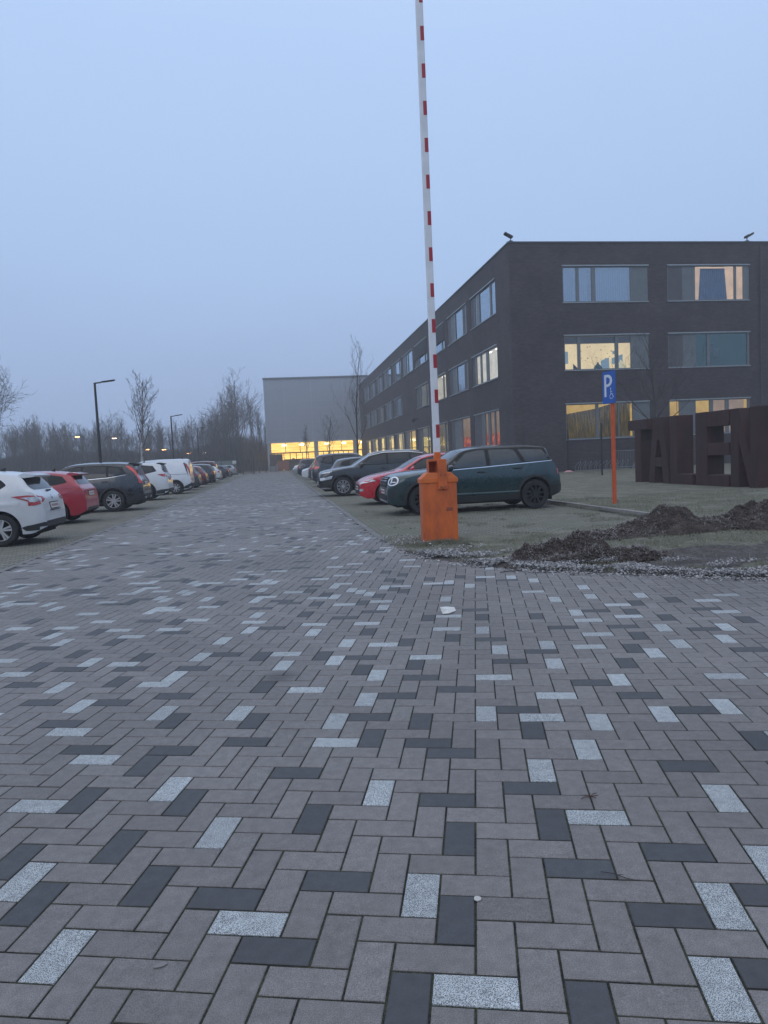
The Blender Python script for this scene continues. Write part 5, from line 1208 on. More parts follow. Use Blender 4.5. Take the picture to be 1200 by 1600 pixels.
letter('E', 22.30, 20.50, [[(0, 0), (.36, 0), (.36, 1), (0, 1)], [(.361, 0), (1, 0), (1, .16), (.361, .16)], [(.361, .42), (1, .42), (1, .58), (.361, .58)], [(.361, .80), (1, .80), (1, .998), (.361, .998)]], 'rusty steel letter E with open arms, between the L and the N')
letter('N', 20.42, 19.12, [[(0, 0), (.30, 0), (.30, .999), (0, .999)], [(.70, 0), (1, 0), (1, .999), (.70, .999)], [(.301, .60), (.699, .001), (.699, .42), (.301, .999)]], 'rusty steel letter N, nearest and rightmost of the row')

# ================================================================== fence posts, bike racks, hoop barrier
BLK = mat('black_steel', (.012, .013, .016), .5)
fence = empty('wire_fence', (18.3, 43.0, 0), label='thin dark wire fence on tall posts before the short brick facade', cat='fence')
def wpost(x, y, h=2.7):
    b = MB(); b.box(x-.035, x+.035, y-.035, y+.035, -.02, h); o = b.build('fence_post', BLK, fence); relay(o, fence); return o
fp = [(18.35, 43.2), (17.45, 38.9), (16.5, 34.6), (15.6, 30.3), (14.85, 26.9)]
fp = [(15.6, 43.6), (18.35, 43.2), (16.5, 34.6), (14.9, 27.4)]
for x, y in fp[:3]: wpost(x, y)
b = MB()
for (xa, ya), (xb, yb) in ((fp[0], fp[1]), (fp[1], fp[2])):
    d = Vector((xb-xa, yb-ya, 0)); n = int(d.length/.2); q = d.normalized().cross(Vector((0, 0, 1)))*.0015
    for i in range(1, n):
        p = Vector((xa, ya, 0))+d*i/n; b.add([p-q*1.2+Vector((0, 0, .05)), p+q*1.2+Vector((0, 0, .05)), p+q*1.2+Vector((0, 0, 2.0)), p-q*1.2+Vector((0, 0, 2.0))], [(0, 1, 2, 3)])
        p2 = p+d.normalized()*.004; b.add([p+Vector((0, 0, .05)), p2+Vector((0, 0, .05)), p2+Vector((0, 0, 2.0)), p+Vector((0, 0, 2.0))], [(0, 1, 2, 3)])
    for k in range(9):
        z = .08+.24*k; b.tube([(xa, ya, z), (xb, yb, z)], .003, 4)
relay(b.build('wire_mesh', BLK, fence, recalc=False), fence)
HOOP = mat('galvanised_steel', (.22, .26, .28), .45, metal=.6)
def hoops(x0, n, y, dx, label, lean=.0):
    t = empty('bike_rack', (x0, y, 0), label=label, cat='bike rack'); 
    b = MB(); b.tube([(-.1, 0, .05), (dx*n, 0, .05)], .02, 6); b.build('rail', HOOP, t)
    for i in range(n):
        b = MB(); pts = [(dx*i+.0, -.25, .05)]+[(dx*i+lean*math.sin(PI*k/12), -.25*math.cos(PI*k/12), .30+.32*math.sin(PI*k/12)) for k in range(13)]+[(dx*i, .25, .05)]
        b.tube(pts, .014, 6); b.build('hoop', HOOP, t, smooth=50)
    return t
hoops(18.9, 10, 43.2, .36, 'low row of dark wheel hoops for bikes under the lit ground floor window', .25)
hoops(22.9, 7, 43.2, .45, 'pale steel bike hoops beside the letters, against the brick wall', .3)
t = empty('crowd_barrier', (21.4, 41.6, 0), R(8), label='light steel crowd barrier on splayed feet leaning by the brick wall', cat='crowd barrier')
b = MB(); b.tube([(-.85, 0, .2), (-.85, 0, 1.2), (.85, 0, 1.2), (.85, 0, .2), (-.85, 0, .2)], .022, 8); b.build('frame', HOOP, t)
b = MB()
for i in range(1, 14): b.tube([(-.85+.1215*i, 0, .2), (-.85+.1215*i, 0, 1.2)], .007, 5)
b.build('bars', HOOP, t)
for sx in (-.75, .75):
    b = MB(); b.tube([(sx-.35, -.05, .0), (sx, 0, .42), (sx+.35, .05, .0)], .02, 6); b.build('foot', HOOP, t)
# small rosy thing on the grass behind the green car is a cycle helmet-like bundle: a pink cloth
t = empty('cloth_bundle', (17.6, 43.9-2.4, 0), label='small pale pink cloth lying on the grass behind the green car', cat='cloth')
b = MB(); rr = random.Random(2); pts = []
for i in range(9):
    for j in range(7): pts.append((i*.07-.28, j*.06-.2, .03+.09*max(0, 1-((i-4)/4.5)**2)*max(0, 1-((j-3)/3.5)**2)*(1+.6*rr.random())))
b.add(pts, [(i*7+j, (i+1)*7+j, (i+1)*7+j+1, i*7+j+1) for i in range(8) for j in range(6)]); b.build('cloth', mat('pink_cloth', (.5, .25, .27), .9), t, smooth=60)

# ================================================================== lamp posts
def lamp_post(x, y, h, label, az_=0.0, arm=1.0):
    t = empty('lamp_post', (x, y, 0), az_, label=label, cat='lamp post', group='tall black lamp posts behind the left row of cars')
    b = MB(); b.tube([(0, 0, -.1), (0, 0, .9), (0, 0, .92), (0, 0, h)], [.11, .11, .09, .06], 12); b.build('pole', BLK, t, smooth=40)
    b = MB(); mt = Matrix.Translation((0, 0, h)) @ Matrix.Rotation(R(-8), 4, 'Y')
    b.box(-.06, .34, -.035, .035, -.03, .04, mat=mt); b.box(.34, 1.06*arm, -.13, .13, .0, .055, mat=mt); b.box(.42, .98*arm, -.09, .09, -.02, .0, mat=mt); bevel(b.build('lamp_head', BLK, t), .01)
lamp_post(-9.55, 40.8, 6.15, 'nearest and tallest black lamp post, rising behind the dark SUV', .2)
lamp_post(-9.55, 68.7, 6.15, 'black lamp post rising behind the white van', .2)
lamp_post(-9.55, 90.5, 6.05, 'farthest small black lamp post behind the far dark cars', .2)
OLAMP = emis_mat('street_lamp_glow', (1, .42, .14), 16); OLAMP2 = emis_mat('street_lamp_glow_pale', (1, .72, .5), 9)
def street_lamp(x, y, h, label, m_=OLAMP):
    t = empty('street_lamp', (x, y, 0), label=label, cat='street lamp', group='lit orange street lamps along the wood')
    b = MB(); b.tube([(0, 0, 0), (0, 0, h-.1), (.12, -.0, h), (.7, 0, h+.04)], [.09, .06, .05, .04], 8); b.build('pole', mat('old_pole', (.10, .09, .085), .7), t)
    b = MB(); b.box(.6, 1.35, -.13, .13, h-.02, h+.12); b.build('lamp_head', BLK, t)
    b = MB(); b.box(.68, 1.28, -.10, .10, h-.10, h-.02); b.build('lamp_glass', m_, t)
for px_x, y, h, lb, m_ in ((-31.8, 118, 6.98, 'leftmost lit orange street lamp, left of the tall lamp post', OLAMP), (-26.7, 120, 6.60, 'faint pale street lamp high between the tall lamp post and the birch', OLAMP2), (-21.7, 120, 4.58, 'lit orange street lamp just right of the birch trunk', OLAMP),
    (-19.2, 121, 4.49, 'lit orange street lamp left of the second black lamp post', OLAMP), (-15.3, 121, 3.69, 'lit orange street lamp close right of the second black lamp post', OLAMP), (-18.1, 150, 4.60, 'dim orange street lamp deeper in the wood, beside a brighter one', OLAMP2), (-12.8, 121, 3.71, 'dim orange street lamp right of the third black lamp post', OLAMP2)):
    street_lamp(px_x, y, h, lb, m_)

# ================================================================== far end of the road
g1 = empty('mesh_gate', (-5.3, 101, 0), label='dark wire mesh gate with bicycles behind, at the left end of the road', cat='gate')
for x in (-5.6, -4.75, -3.3):
    b = MB(); b.box(x+5.3-.06, x+5.3+.06, -.06, .06, 0, 2.2 if x != -4.75 else 2.3); b.build('gate_post', BLK, g1)
b = MB()
for i in range(30): b.tube([(-.3+i*.08, 0, .1), (-.3+i*.08, 0, 2.0)], .008, 4)
for k in range(8): b.tube([(-.3, 0, .1+.27*k), (2.0, 0, .1+.27*k)], .009, 4)
b.build('gate_mesh', BLK, g1)
g2 = empty('wire_fence', (-4.0, 112, 0), label='low dark wire fence between the road end and the hall column', cat='fence')
for x in (0, 1.2, 2.2):
    b = MB(); b.box(x-.05, x+.05, -.05, .05, 0, 2.0); b.build('fence_post', BLK, g2)
b = MB()
for i in range(28): b.tube([(i*.08, 0, .1), (i*.08, 0, 1.9)], .007, 4)
b.build('wire_mesh', BLK, g2)
t = empty('utility_cabinet', (-6.0, 103.5, 0), label='narrow grey utility box with a white top at the left road end', cat='utility box')
b = MB(); b.box(-.3, .3, -.25, .25, 0, 1.55); b.build('body', mat('cab_grey', (.09, .1, .11), .7), t); b = MB(); b.box(-.33, .33, -.28, .28, 1.551, 2.0); bevel(b.build('top', mat('cab_white', (.5, .5, .5), .5), t), .05)
t = empty('noise_screen', (-8.6, 112, 0), label='pale green metal screen wall behind the far left cars', cat='screen wall')
b = MB(); b.box(-1.6, 1.9, -.05, .05, 0, 2.1); b.build('panel', mat('screen_green', (.11, .14, .14), .6, noise_amt=.2), t); b = MB()
for x in (-1.65, 0.1, 1.9): b.box(x-.05, x+.05, -.12, -.051, 0, 2.2)
b.build('post', BLK, t)
t = empty('waste_container', (.95, 122, 0), label='large orange brown waste container under the lit hall windows', cat='container')
b = MB(); frustum(b, -.95, .95, -.6, .6, .25, 1.75, (1.05, 1.1)); b.box(-.9, -.7, -.5, .5, 0, .25); b.box(.7, .9, -.5, .5, 0, .25)
for i in range(5): b.box(-.8+.38*i, -.72+.38*i, -.68, -.6, .3, 1.7)
b.build('body', mat('container_orange', (.26, .09, .045), .6, noise_amt=.2), t); b = MB(); b.box(-1.05, 1.05, -.72, .68, 1.76, 1.84); b.build('lid', mat('container_lid', (.07, .045, .04), .6), t)
t = empty('notice_board', (-.75, 121, 0), label='brown board on two legs beside the hall column', cat='notice board')
b = MB(); b.box(-.5, .5, -.06, .06, .9, 2.9); b.build('board', mat('board_brown', (.07, .04, .035), .7), t)
for x in (-.45, .45):
    b = MB(); b.box(x-.04, x+.04, -.04, .04, 0, .899); b.build('leg', BLK, t)
t = empty('street_cabinet', (-.95, 124, 0), label='pale grey cabinet at the foot of the hall column', cat='street cabinet')
b = MB(); b.box(-.45, 1.0, -.3, .3, 0, 1.15); bevel(b.build('body', mat('pale_grey_cab', (.22, .24, .25), .6), t), .02); b = MB(); b.box(-.50, 1.05, -.35, .35, 1.151, 1.21); b.build('lid', HOOP, t)

# ================================================================== bare trees
def skin_branch(V, F, pts, rads, n):
    o0 = len(V); prev = None
    for i, p in enumerate(pts):
        d = (pts[min(i+1, len(pts)-1)]-pts[max(i-1, 0)])
        if d.length < 1e-6: d = Vector((0, 0, 1))
        d.normalize()
        a = d.orthogonal().normalized() if prev is None else (prev-d*prev.dot(d))
        a = a.normalized() if a.length > 1e-5 else d.orthogonal().normalized()
        prev = a; b_ = d.cross(a)
        for k in range(n): V.append(tuple(p+(a*math.cos(2*PI*k/n)+b_*math.sin(2*PI*k/n))*rads[i]))
    for i in range(len(pts)-1):
        for k in range(n): F.append((o0+i*n+k, o0+i*n+(k+1) % n, o0+(i+1)*n+(k+1) % n, o0+(i+1)*n+k))
def tree_meshes(seed, H, r0, levels=4, up=.55, spread=.9, first=.25, nlimb=14, twig=.012, dens=1.0, lean=0, limb_len=.42, min_r=.008):
    rr = random.Random(seed); TV, TF, CV, CF = [], [], [], []
    def grow(p, d, ln, r, lev):
        n = max(3, int(ln/.35)) if lev < 2 else 3
        pts = [p.copy()]; rads = [r]; q = p.copy(); dd = d.copy()
        for i in range(n):
            dd = (dd+Vector((rr.gauss(0, .075), rr.gauss(0, .075), rr.gauss(0, .05)+up*.10))).normalized()
            q = q+dd*ln/n; pts.append(q.copy()); rads.append(max(min_r*.6, r*(1-.8*(i+1)/n)))
        skin_branch(CV, CF, pts, rads, 4 if lev < 2 else 3)
        if lev >= levels: return
        kids = max(2, int(dens*(5 if lev == 1 else 4)*min(1.6, .6+ln*.3)))
        for k in range(kids):
            f = .2+.8*(k+rr.random())/kids; i = min(n-1, int(f*n)); pp = pts[i].lerp(pts[i+1], f*n-i)
            ax = Vector((rr.gauss(0, 1), rr.gauss(0, 1), rr.gauss(0, 1))); side_ = (ax-dd*ax.dot(dd)).normalized()
            nd_ = (dd*1.0+side_*(.65+.45*rr.random())+Vector((0, 0, up*.35))).normalized()
            grow(pp, nd_, ln*(.38+.28*rr.random()), max(min_r, rads[i]*.55), lev+1)
    # trunk
    n = 16; pts = [Vector((0, 0, -.1))]; q = Vector((0, 0, 0)); dd = Vector((lean, 0, 1)).normalized(); rads = [r0*1.25]
    for i in range(n):
        dd = (dd+Vector((rr.gauss(0, .035), rr.gauss(0, .035), .08))).normalized(); q = q+dd*H*.93/n; pts.append(q.copy()); rads.append(r0*(1-.93*((i+1)/n)**.85)+min_r)
    skin_branch(TV, TF, pts, rads, 8)
    for k in range(nlimb):
        f = first+(1-first)*(k+.6*rr.random())/nlimb*.98; i = min(n-1, int(f*n)); pp = pts[i].lerp(pts[i+1], f*n-i)
        a = k*2.4+rr.gauss(0, .4); nd_ = Vector((math.cos(a)*spread, math.sin(a)*spread, up+.35*rr.random()+f*.5)).normalized()
        grow(pp, nd_, H*limb_len*(1.08-f*.85)*(.75+.45*rr.random()), rads[i]*.5+.006, 1)
    return TV, TF, CV, CF
def mk_tree(name, data, mt, mc, loc, label, cat='tree', group=None, rz=0, s=1):
    TV, TF, CV, CF = data
    t = empty(name, loc, rz, label=label, cat=cat, group=group); t.scale = (s, s, s)
    me = bpy.data.meshes.new('trunk'); me.from_pydata(TV, [], TF); me.materials.append(mt); me.shade_smooth(); link('trunk', me, t)
    me = bpy.data.meshes.new('crown'); me.from_pydata(CV, [], CF); me.materials.append(mc); link('crown', me, t)
    return t
BARK = mat('bark_dark', (.045, .042, .042), .9, noise_amt=.3, noise_scale=3); TWIG = mat('twigs', (.05, .042, .040), .9)
BARKW = mat('bark_birch', (.5, .5, .5), .8, col2=(.10, .09, .09), noise_scale=3.5); TWIGG = mat('twigs_grey', (.062, .058, .056), .9)
BARKG = mat('bark_green_grey', (.07, .072, .065), .9, noise_amt=.3, noise_scale=3)
# single trees
mk_tree('bare_tree', tree_meshes(21, 11.3, .095, 4, up=1.3, spread=.85, first=.20, nlimb=10, limb_len=.42, dens=.62, min_r=.010), BARK, TWIG, (6.75, 60, 0), 'young bare tree with long upswept branches at the end of the dark brick facade', group=None)
mk_tree('bare_tree', tree_meshes(22, 8.2, .10, 4, up=.7, spread=.8, first=.25, nlimb=14, limb_len=.38, dens=.8, min_r=.013), BARK, TWIG, (7.05, 100, 0), 'small bare tree before the right hand lit bay of the hall')
mk_tree('bare_tree', tree_meshes(23, 6.9, .08, 4, up=1.4, spread=.6, first=.3, nlimb=13, limb_len=.36, dens=.8, min_r=.014), BARK, TWIG, (4.4, 110, 0), 'smaller bare tree with a narrow crown before the left lit bay of the hall')
mk_tree('bare_tree', tree_meshes(24, 8.0, .11, 4, up=.6, spread=1.0, first=.28, nlimb=15, limb_len=.42, dens=.8, min_r=.006), BARK, TWIG, (20.9, 37.2, 0), 'bare dark tree in front of the short brick facade, behind the steel letters')
mk_tree('birch_tree', tree_meshes(25, 8.6, .13, 5, up=1.0, spread=.75, first=.34, nlimb=18, limb_len=.38, dens=.8, min_r=.011), BARKW, TWIGG, (-10.2, 56.5, 0), 'birch with a white trunk between the first two black lamp posts', cat='birch tree')
mk_tree('bare_tree', tree_meshes(26, 10.6, .26, 5, up=.35, spread=1.1, first=.26, nlimb=15, limb_len=.52, dens=.95, min_r=.014), BARK, TWIG, (-24.6, 61, 0), 'large spreading bare tree reaching in at the left picture edge')
protos = [tree_meshes(40+i, 12, .15, 4, up=u_, spread=s_, first=f_, nlimb=nl, limb_len=ll, dens=.75, min_r=.019) for i, (u_, s_, f_, nl, ll) in enumerate(((1.5, .5, .2, 12, .42), (.8, .9, .25, 12, .46), (1.1, .7, .3, 13, .42), (.6, 1.1, .3, 12, .48), (1.8, .45, .15, 14, .40)))]
PM = []
for d_ in protos:
    a = bpy.data.meshes.new('trunk'); a.from_pydata(d_[0], [], d_[1]); a.materials.append(BARKG); a.shade_smooth()
    c = bpy.data.meshes.new('crown'); c.from_pydata(d_[2], [], d_[3]); c.materials.append(TWIGG); PM.append((a, c))
KINDS = ['narrow bare poplar-like tree', 'bushy bare tree', 'bare grey tree', 'broad bare tree', 'slim upright bare tree']
rr = random.Random(77); spots = []
def ppx(X, Y): return 603+1110*math.tan(math.atan2(X, Y)-YAW)
# (height rule by picture column)
def hh(px):
    pts = [(-60, 8.5), (0, 8.5), (40, 9.8), (70, 12.6), (85, 10), (105, 13.0), (125, 10.5), (150, 9.6), (180, 11.0), (200, 10), (230, 9.2), (280, 9.5), (310, 9.5), (330, 10.5), (350, 13), (372, 16), (388, 17.5), (400, 14), (420, 12)]
    for i in range(len(pts)-1):
        if pts[i][0] <= px <= pts[i+1][0]:
            f = (px-pts[i][0])/(pts[i+1][0]-pts[i][0]); return pts[i][1]*(1-f)+pts[i+1][1]*f
    return 10
for row, (Y, sp) in enumerate(((118, 2.9), (124, 2.7), (131, 2.5), (139, 2.7), (148, 3.0), (160, 3.6))):
    X = -Y*.52
    while X < (-6.5 if Y < 140 else 12):
        x = X+rr.uniform(-1, 1); y = Y+rr.uniform(-2.5, 2.5); px = ppx(x, y)
        if x < -5.5 or y > 142: spots.append((x, y, px, row))
        X += sp
ROWS = ('front', 'second', 'third', 'fourth', 'fifth', 'rearmost')
spots.sort(key=lambda q: (q[3], q[2])); order = []; last_ = -1
for q in spots:
    c_ = 1 if q[3] != last_ else c_+1; last_ = q[3]
    order.append('%d%s' % (c_, 'th' if 10 < c_ % 100 < 14 else {1: 'st', 2: 'nd', 3: 'rd'}.get(c_ % 10, 'th')))
for n_, (x, y, px, row) in enumerate(spots):
    k = rr.choice((0, 1, 2, 3, 4, 1, 2)); 
    h = hh(px)*(y/130)*rr.uniform(.72, 1.03)
    a, c = PM[k]; s = h/12
    ordn = order[n_]
    t = empty('bare_tree', (x, y, 0), rr.uniform(0, 6.28), label='%s, %s from the left in the %s row of the wood' % (KINDS[k], ordn, ROWS[row]), cat='tree', group='bare trees of the misty wood')
    t.scale = (s*rr.uniform(.85, 1.15), s*rr.uniform(.85, 1.15), s)
    link('trunk', a, t); link('crown', c, t)
# undergrowth: nobody could count its stems
def undergrowth():
    V = []; F = []; rr = random.Random(5)
    for i in range(60000):
        y = rr.uniform(114, 158); x = rr.uniform(-.55*y, -6.2 if y < 140 else 10)
        if x > -7.5 and y < 118: continue
        px = ppx(x, y); top = min(7.0, hh(px)*.52)*(y/130); h = top*(.25+.75*rr.random()**.8); z0 = rr.uniform(0, max(.1, top-h)); w_ = rr.uniform(.02, .075); dx = rr.gauss(0, .35); dy = rr.gauss(0, .3); a = rr.uniform(0, PI)
        c, s = math.cos(a)*w_, math.sin(a)*w_; o = len(V)
        V.extend([(x-c, y-s, z0), (x+c, y+s, z0), (x+dx*.5+c*.6, y+dy*.5+s*.6, z0+h*.5), (x+dx*.5-c*.6, y+dy*.5-s*.6, z0+h*.5), (x+dx*1.3, y+dy*1.3, z0+h)])
        F.extend([(o, o+1, o+2, o+3), (o+3, o+2, o+4)])
    me = bpy.data.meshes.new('undergrowth'); me.from_pydata(V, [], F); me.materials.append(mat('undergrowth_stems', (.035, .036, .034), .95, col2=(.055, .045, .045), noise_scale=.12))
    set_props(link('undergrowth', me), label='dense leafless undergrowth filling the misty wood', cat='undergrowth', kind='stuff')
undergrowth()
# unseen stems added behind the camera to darken what glass and paint reflect
def unseen_belt():
    rb = random.Random(91)
    V = []; F = []
    for i in range(26000):
        y = rb.uniform(-44, -30); x = rb.uniform(-75, 75); top = 8+3*math.sin(x*.13)*math.sin(x*.41); h = top*(.3+.7*rb.random()); z0 = rb.uniform(0, top-h); w_ = rb.uniform(.03, .09); dx = rb.gauss(0, .35); a = rb.uniform(0, PI); c, s = math.cos(a)*w_, math.sin(a)*w_; o = len(V)
        V.extend([(x-c, y-s, z0), (x+c, y+s, z0), (x+dx, y, z0+h)]); F.append((o, o+1, o+2))
    me = bpy.data.meshes.new('unseen_undergrowth'); me.from_pydata(V, [], F); me.materials.append(bpy.data.materials['undergrowth_stems'])
    set_props(link('undergrowth', me), label='unseen leafless stems added behind the camera to darken reflections', cat='undergrowth', kind='stuff')
unseen_belt()

# ================================================================== right foreground: kerb, soil, heaps, litter, grass
b = MB(); yk = 12.3; rr = random.Random(4)
while yk < 46:
    l = 1.0; xk = 7.28-.018*(yk-13.5)*(1 if yk < 30 else 0)-(.3 if yk >= 30 else 0); b.box(xk-.05, xk+.05, yk+.006, yk+l-.006, -.05, .075+rr.gauss(0, .004)); yk += l
bevel(b.build('kerb', EDGE, kind='structure'), .01)
sheet('lawn', [(7.2, 12.3), (40, 12.3), (40, 43.98), (7.0, 43.98)], .012, GRASS)
def terrain():
    V = []; F = []; nx, ny = 150, 110; x0, x1, y0, y1 = 1.9, 14.0, 4.2, 14.6
    def mound(x, y, cx, cy, rx, ry, h, a=0):
        dx, dy = x-cx, y-cy; u = (dx*math.cos(a)+dy*math.sin(a))/rx; v = (-dx*math.sin(a)+dy*math.cos(a))/ry; q = u*u+v*v
        return h*max(0, 1-q)**1.2 if q < 1 else 0
    ESEG = [(Vector(PAVPOLY[i]), Vector(PAVPOLY[i+1])) for i in range(8, 20)]
    def hgt(x, y):
        p = Vector((x*1.1, y*1.1, 0)); z = .012+.02*noise.noise(p)+.012*noise.noise(p*4)
        z -= mound(x, y, 5.4, 8.15, 2.6, .55, .07)
        de = min(((Vector((x, y))-(a_+(b_-a_)*max(0, min(1, (Vector((x, y))-a_).dot(b_-a_)/(b_-a_).length_squared)))).length) for a_, b_ in ESEG)
        if inside(x, y, PAVPOLY): de = -de
        f = max(0, min(1, (de+.02)/.16)); return z*f-.009*(1-f)
    idx = {}
    for j in range(ny+1):
        for i in range(nx+1):
            x = x0+(x1-x0)*i/nx; y = y0+(y1-y0)*j/ny; V.append((x, y, hgt(x, y)))
    def edge_ok(x, y): return not inside(x, y+.08, PAVPOLY) and not (x < 2.9 and y > 10.3) and y < 12.9+.0*x and not (x < 6.9 and y > 11.7+.0*x and y > 10.2+.42*(x-2.6)+.4)
    for j in range(ny):
        for i in range(nx):
            x = x0+(x1-x0)*(i+.5)/nx; y = y0+(y1-y0)*(j+.5)/ny
            if edge_ok(x, y): a = j*(nx+1)+i; F.append((a, a+1, a+nx+2, a+nx+1))
    me = bpy.data.meshes.new('verge'); me.from_pydata(V, [], F); me.materials.append(GRASS); me.materials.append(MUD); me.shade_smooth()
    for p in me.polygons:
        c = p.center; q = noise.noise(Vector((c.x*1.2, c.y*2.2, 3)))
        d_ = min((Vector((c.x, c.y))-Vector(e_)).length for e_ in PAVPOLY[9:22])
        if (4.0 < c.x < 9.5 and 7.2+.35*q < c.y < 8.9+.4*q) or (inside(c.x, c.y-.55-.25*q, PAVPOLY)): p.material_index = 1
    set_props(link('verge', me), kind='structure')
terrain()
def heap(cx, cy, rx, ry, h, a, seed, label, lumps=900, frost=.25):
    """dug earth with roots: a displaced dome plus clods, chips and root fibres"""
    t = empty('soil_heap', (cx, cy, 0), a, label=label, cat='soil heap')
    V = []; F = []; n, m = 64, 26
    def H(u, v):
        q = u*u+v*v
        if q >= 1: return -.03
        p = Vector((u*rx*1.5+seed, v*ry*1.5, seed)); 
        z = h*(1-q)**.8*(.75+.7*noise.noise(p*1.3)+.3*noise.noise(p*3.5)); p*=1
        return max(-.02, z+.035*noise.noise(p*8)+.02*noise.noise(p*18)*(1-q))
    for i in range(m+1):
        for k in range(n):
            r = i/m; u, v = r*math.cos(2*PI*k/n), r*math.sin(2*PI*k/n); w_ = 1+.22*noise.noise(Vector((math.cos(2*PI*k/n)*1.6, math.sin(2*PI*k/n)*1.6, seed*3)))
            V.append((u*rx*w_, v*ry*w_, H(u, v)))
    for i in range(m):
        for k in range(n): F.append((i*n+k, (i+1)*n+k, (i+1)*n+(k+1) % n, i*n+(k+1) % n))
    me = bpy.data.meshes.new('earth'); me.from_pydata(V, [], F); me.materials.append(SOIL); link('earth', me, t)
    rr = random.Random(seed); cl = MB(); fb = MB(); lf = MB()
    for i in range(lumps):
        r = math.sqrt(rr.random())*(1.0 if rr.random() < .75 else 1.45); f = rr.uniform(0, 2*PI); u, v = r*math.cos(f), r*math.sin(f); z = max(.012, H(u, v)); x, y = u*rx, v*ry; s = rr.uniform(.006, .026)*(1 if rr.random() < .93 else 1.9)
        P = [Vector((x+rr.gauss(0, .5)*s, y+rr.gauss(0, .5)*s, z+rr.uniform(-.3, 1)*s)) for _ in range(6)]
        cl.add([(x+s*a_*rr.uniform(.7, 1.2), y+s*b_*rr.uniform(.7, 1.2), z+s*c_*rr.uniform(.5, 1.1)) for a_, b_, c_ in ((1, 0, 0), (0, 1, 0), (-1, 0, 0), (0, -1, 0), (0, 0, 1), (0, 0, -.6))], [(0, 1, 4), (1, 2, 4), (2, 3, 4), (3, 0, 4), (1, 0, 5), (2, 1, 5), (3, 2, 5), (0, 3, 5)])
    cl.build('clods', SOIL2, t, recalc=False, kind='stuff')
    for i in range(int(lumps*2.2)):
        r = math.sqrt(rr.random()); f = rr.uniform(0, 2*PI); u, v = r*math.cos(f), r*math.sin(f); z = max(0, H(u, v))+.005; x, y = u*rx, v*ry; l = rr.uniform(.03, .12); a_ = rr.uniform(0, 2*PI); w_ = rr.uniform(.0015, .004)
        dx, dy = math.cos(a_), math.sin(a_); dz = rr.uniform(-.3, .8); 
        fb.add([(x-dy*w_, y+dx*w_, z), (x+dy*w_, y-dx*w_, z), (x+dx*l*.5+dy*w_, y+dy*l*.5-dx*w_, z+dz*l*.5+.008), (x+dx*l*.5-dy*w_, y+dy*l*.5+dx*w_, z+dz*l*.5+.008), (x+dx*l, y+dy*l, z+dz*l*.7)], [(0, 1, 2, 3), (3, 2, 4)])
    fb.build('roots', STRAW, t, recalc=False, kind='stuff')
    return t
SOIL2 = mat('clod_earth', (.085, .066, .056), .95, col2=(.028, .022, .02), noise_scale=14, bump=.6, bump_scale=60)
STRAW = mat('dry_roots', (.34, .32, .32), .9, col2=(.07, .058, .05), noise_scale=9)
FROSTY = mat('frosted_chips', (.52, .53, .55), .85, col2=(.14, .125, .12), noise_scale=23)
heap(3.55, 8.6, .74, .50, .38, .1, 3, 'dark heap of dug soil with frosty roots at the paving edge, left of the others', 1500)
heap(4.35, 8.45, .45, .34, .16, .2, 8, 'low dark lump of soil joined to the right of the first heap', 600)
heap(6.35, 10.75, 1.15, .55, .36, .05, 5, 'long soil heap in the grass in front of the letters', 1400)
heap(5.1, 10.4, .85, .38, .12, .1, 11, 'flat tongue of dug soil left of the long heap', 600)
heap(8.0, 10.6, 1.1, .75, .42, -.1, 6, 'soil heap cut by the right picture edge', 1400)
def edge_scatter():
    """frosted bark chips and leaves lying along the paving edge"""
    rr = random.Random(31); b = MB(); E_ = PAVPOLY[9:20]; N = 42000
    segs = [(Vector(E_[i]), Vector(E_[i+1])) for i in range(len(E_)-1)]; ln = [(q-p).length for p, q in segs]; tot = sum(ln)
    for i in range(N):
        r = rr.random()*tot; k = 0
        while r > ln[k]: r -= ln[k]; k += 1
        p, q = segs[k]; d = (q-p).normalized(); nrm = Vector((d.y, -d.x)); base = p+d*r
        if inside(base.x+nrm.x*.2, base.y+nrm.y*.2, PAVPOLY): nrm = -nrm
        if base.y > 10.0 and rr.random() < .9: continue
        dist = abs(rr.gauss(.18, .42)) if rr.random() < .93 else -abs(rr.gauss(0, .10))
        P = base+nrm*dist; 
        if noise.noise(Vector((P.x*1.7, P.y*2.6, 5))) < -.22+dist*.42: continue
        s = rr.uniform(.006, .019); a = rr.uniform(0, 2*PI); z = .03 if dist > .03 else .006; z += rr.random()*.03 if dist > 0 else 0
        u = Vector((math.cos(a), math.sin(a), rr.gauss(0, .3)))*s*rr.uniform(.8, 1.9); v = Vector((-math.sin(a), math.cos(a), rr.gauss(0, .4)))*s*.6; c = Vector((P.x, P.y, z))
        b.add([c-u-v*.4, c+v*-1+Vector((0, 0, .004)), c+u, c+v+Vector((0, 0, .006))], [(0, 1, 2, 3)])
    b.build('leaf_litter', FROSTY, recalc=False, label='frosted bark chips and dead leaves strewn along the paving edge', cat='leaf litter', kind='stuff')
edge_scatter()
BLADE = mat('grass_blades', (.12, .125, .075), .9, col2=(.25, .25, .20), noise_scale=1.4)
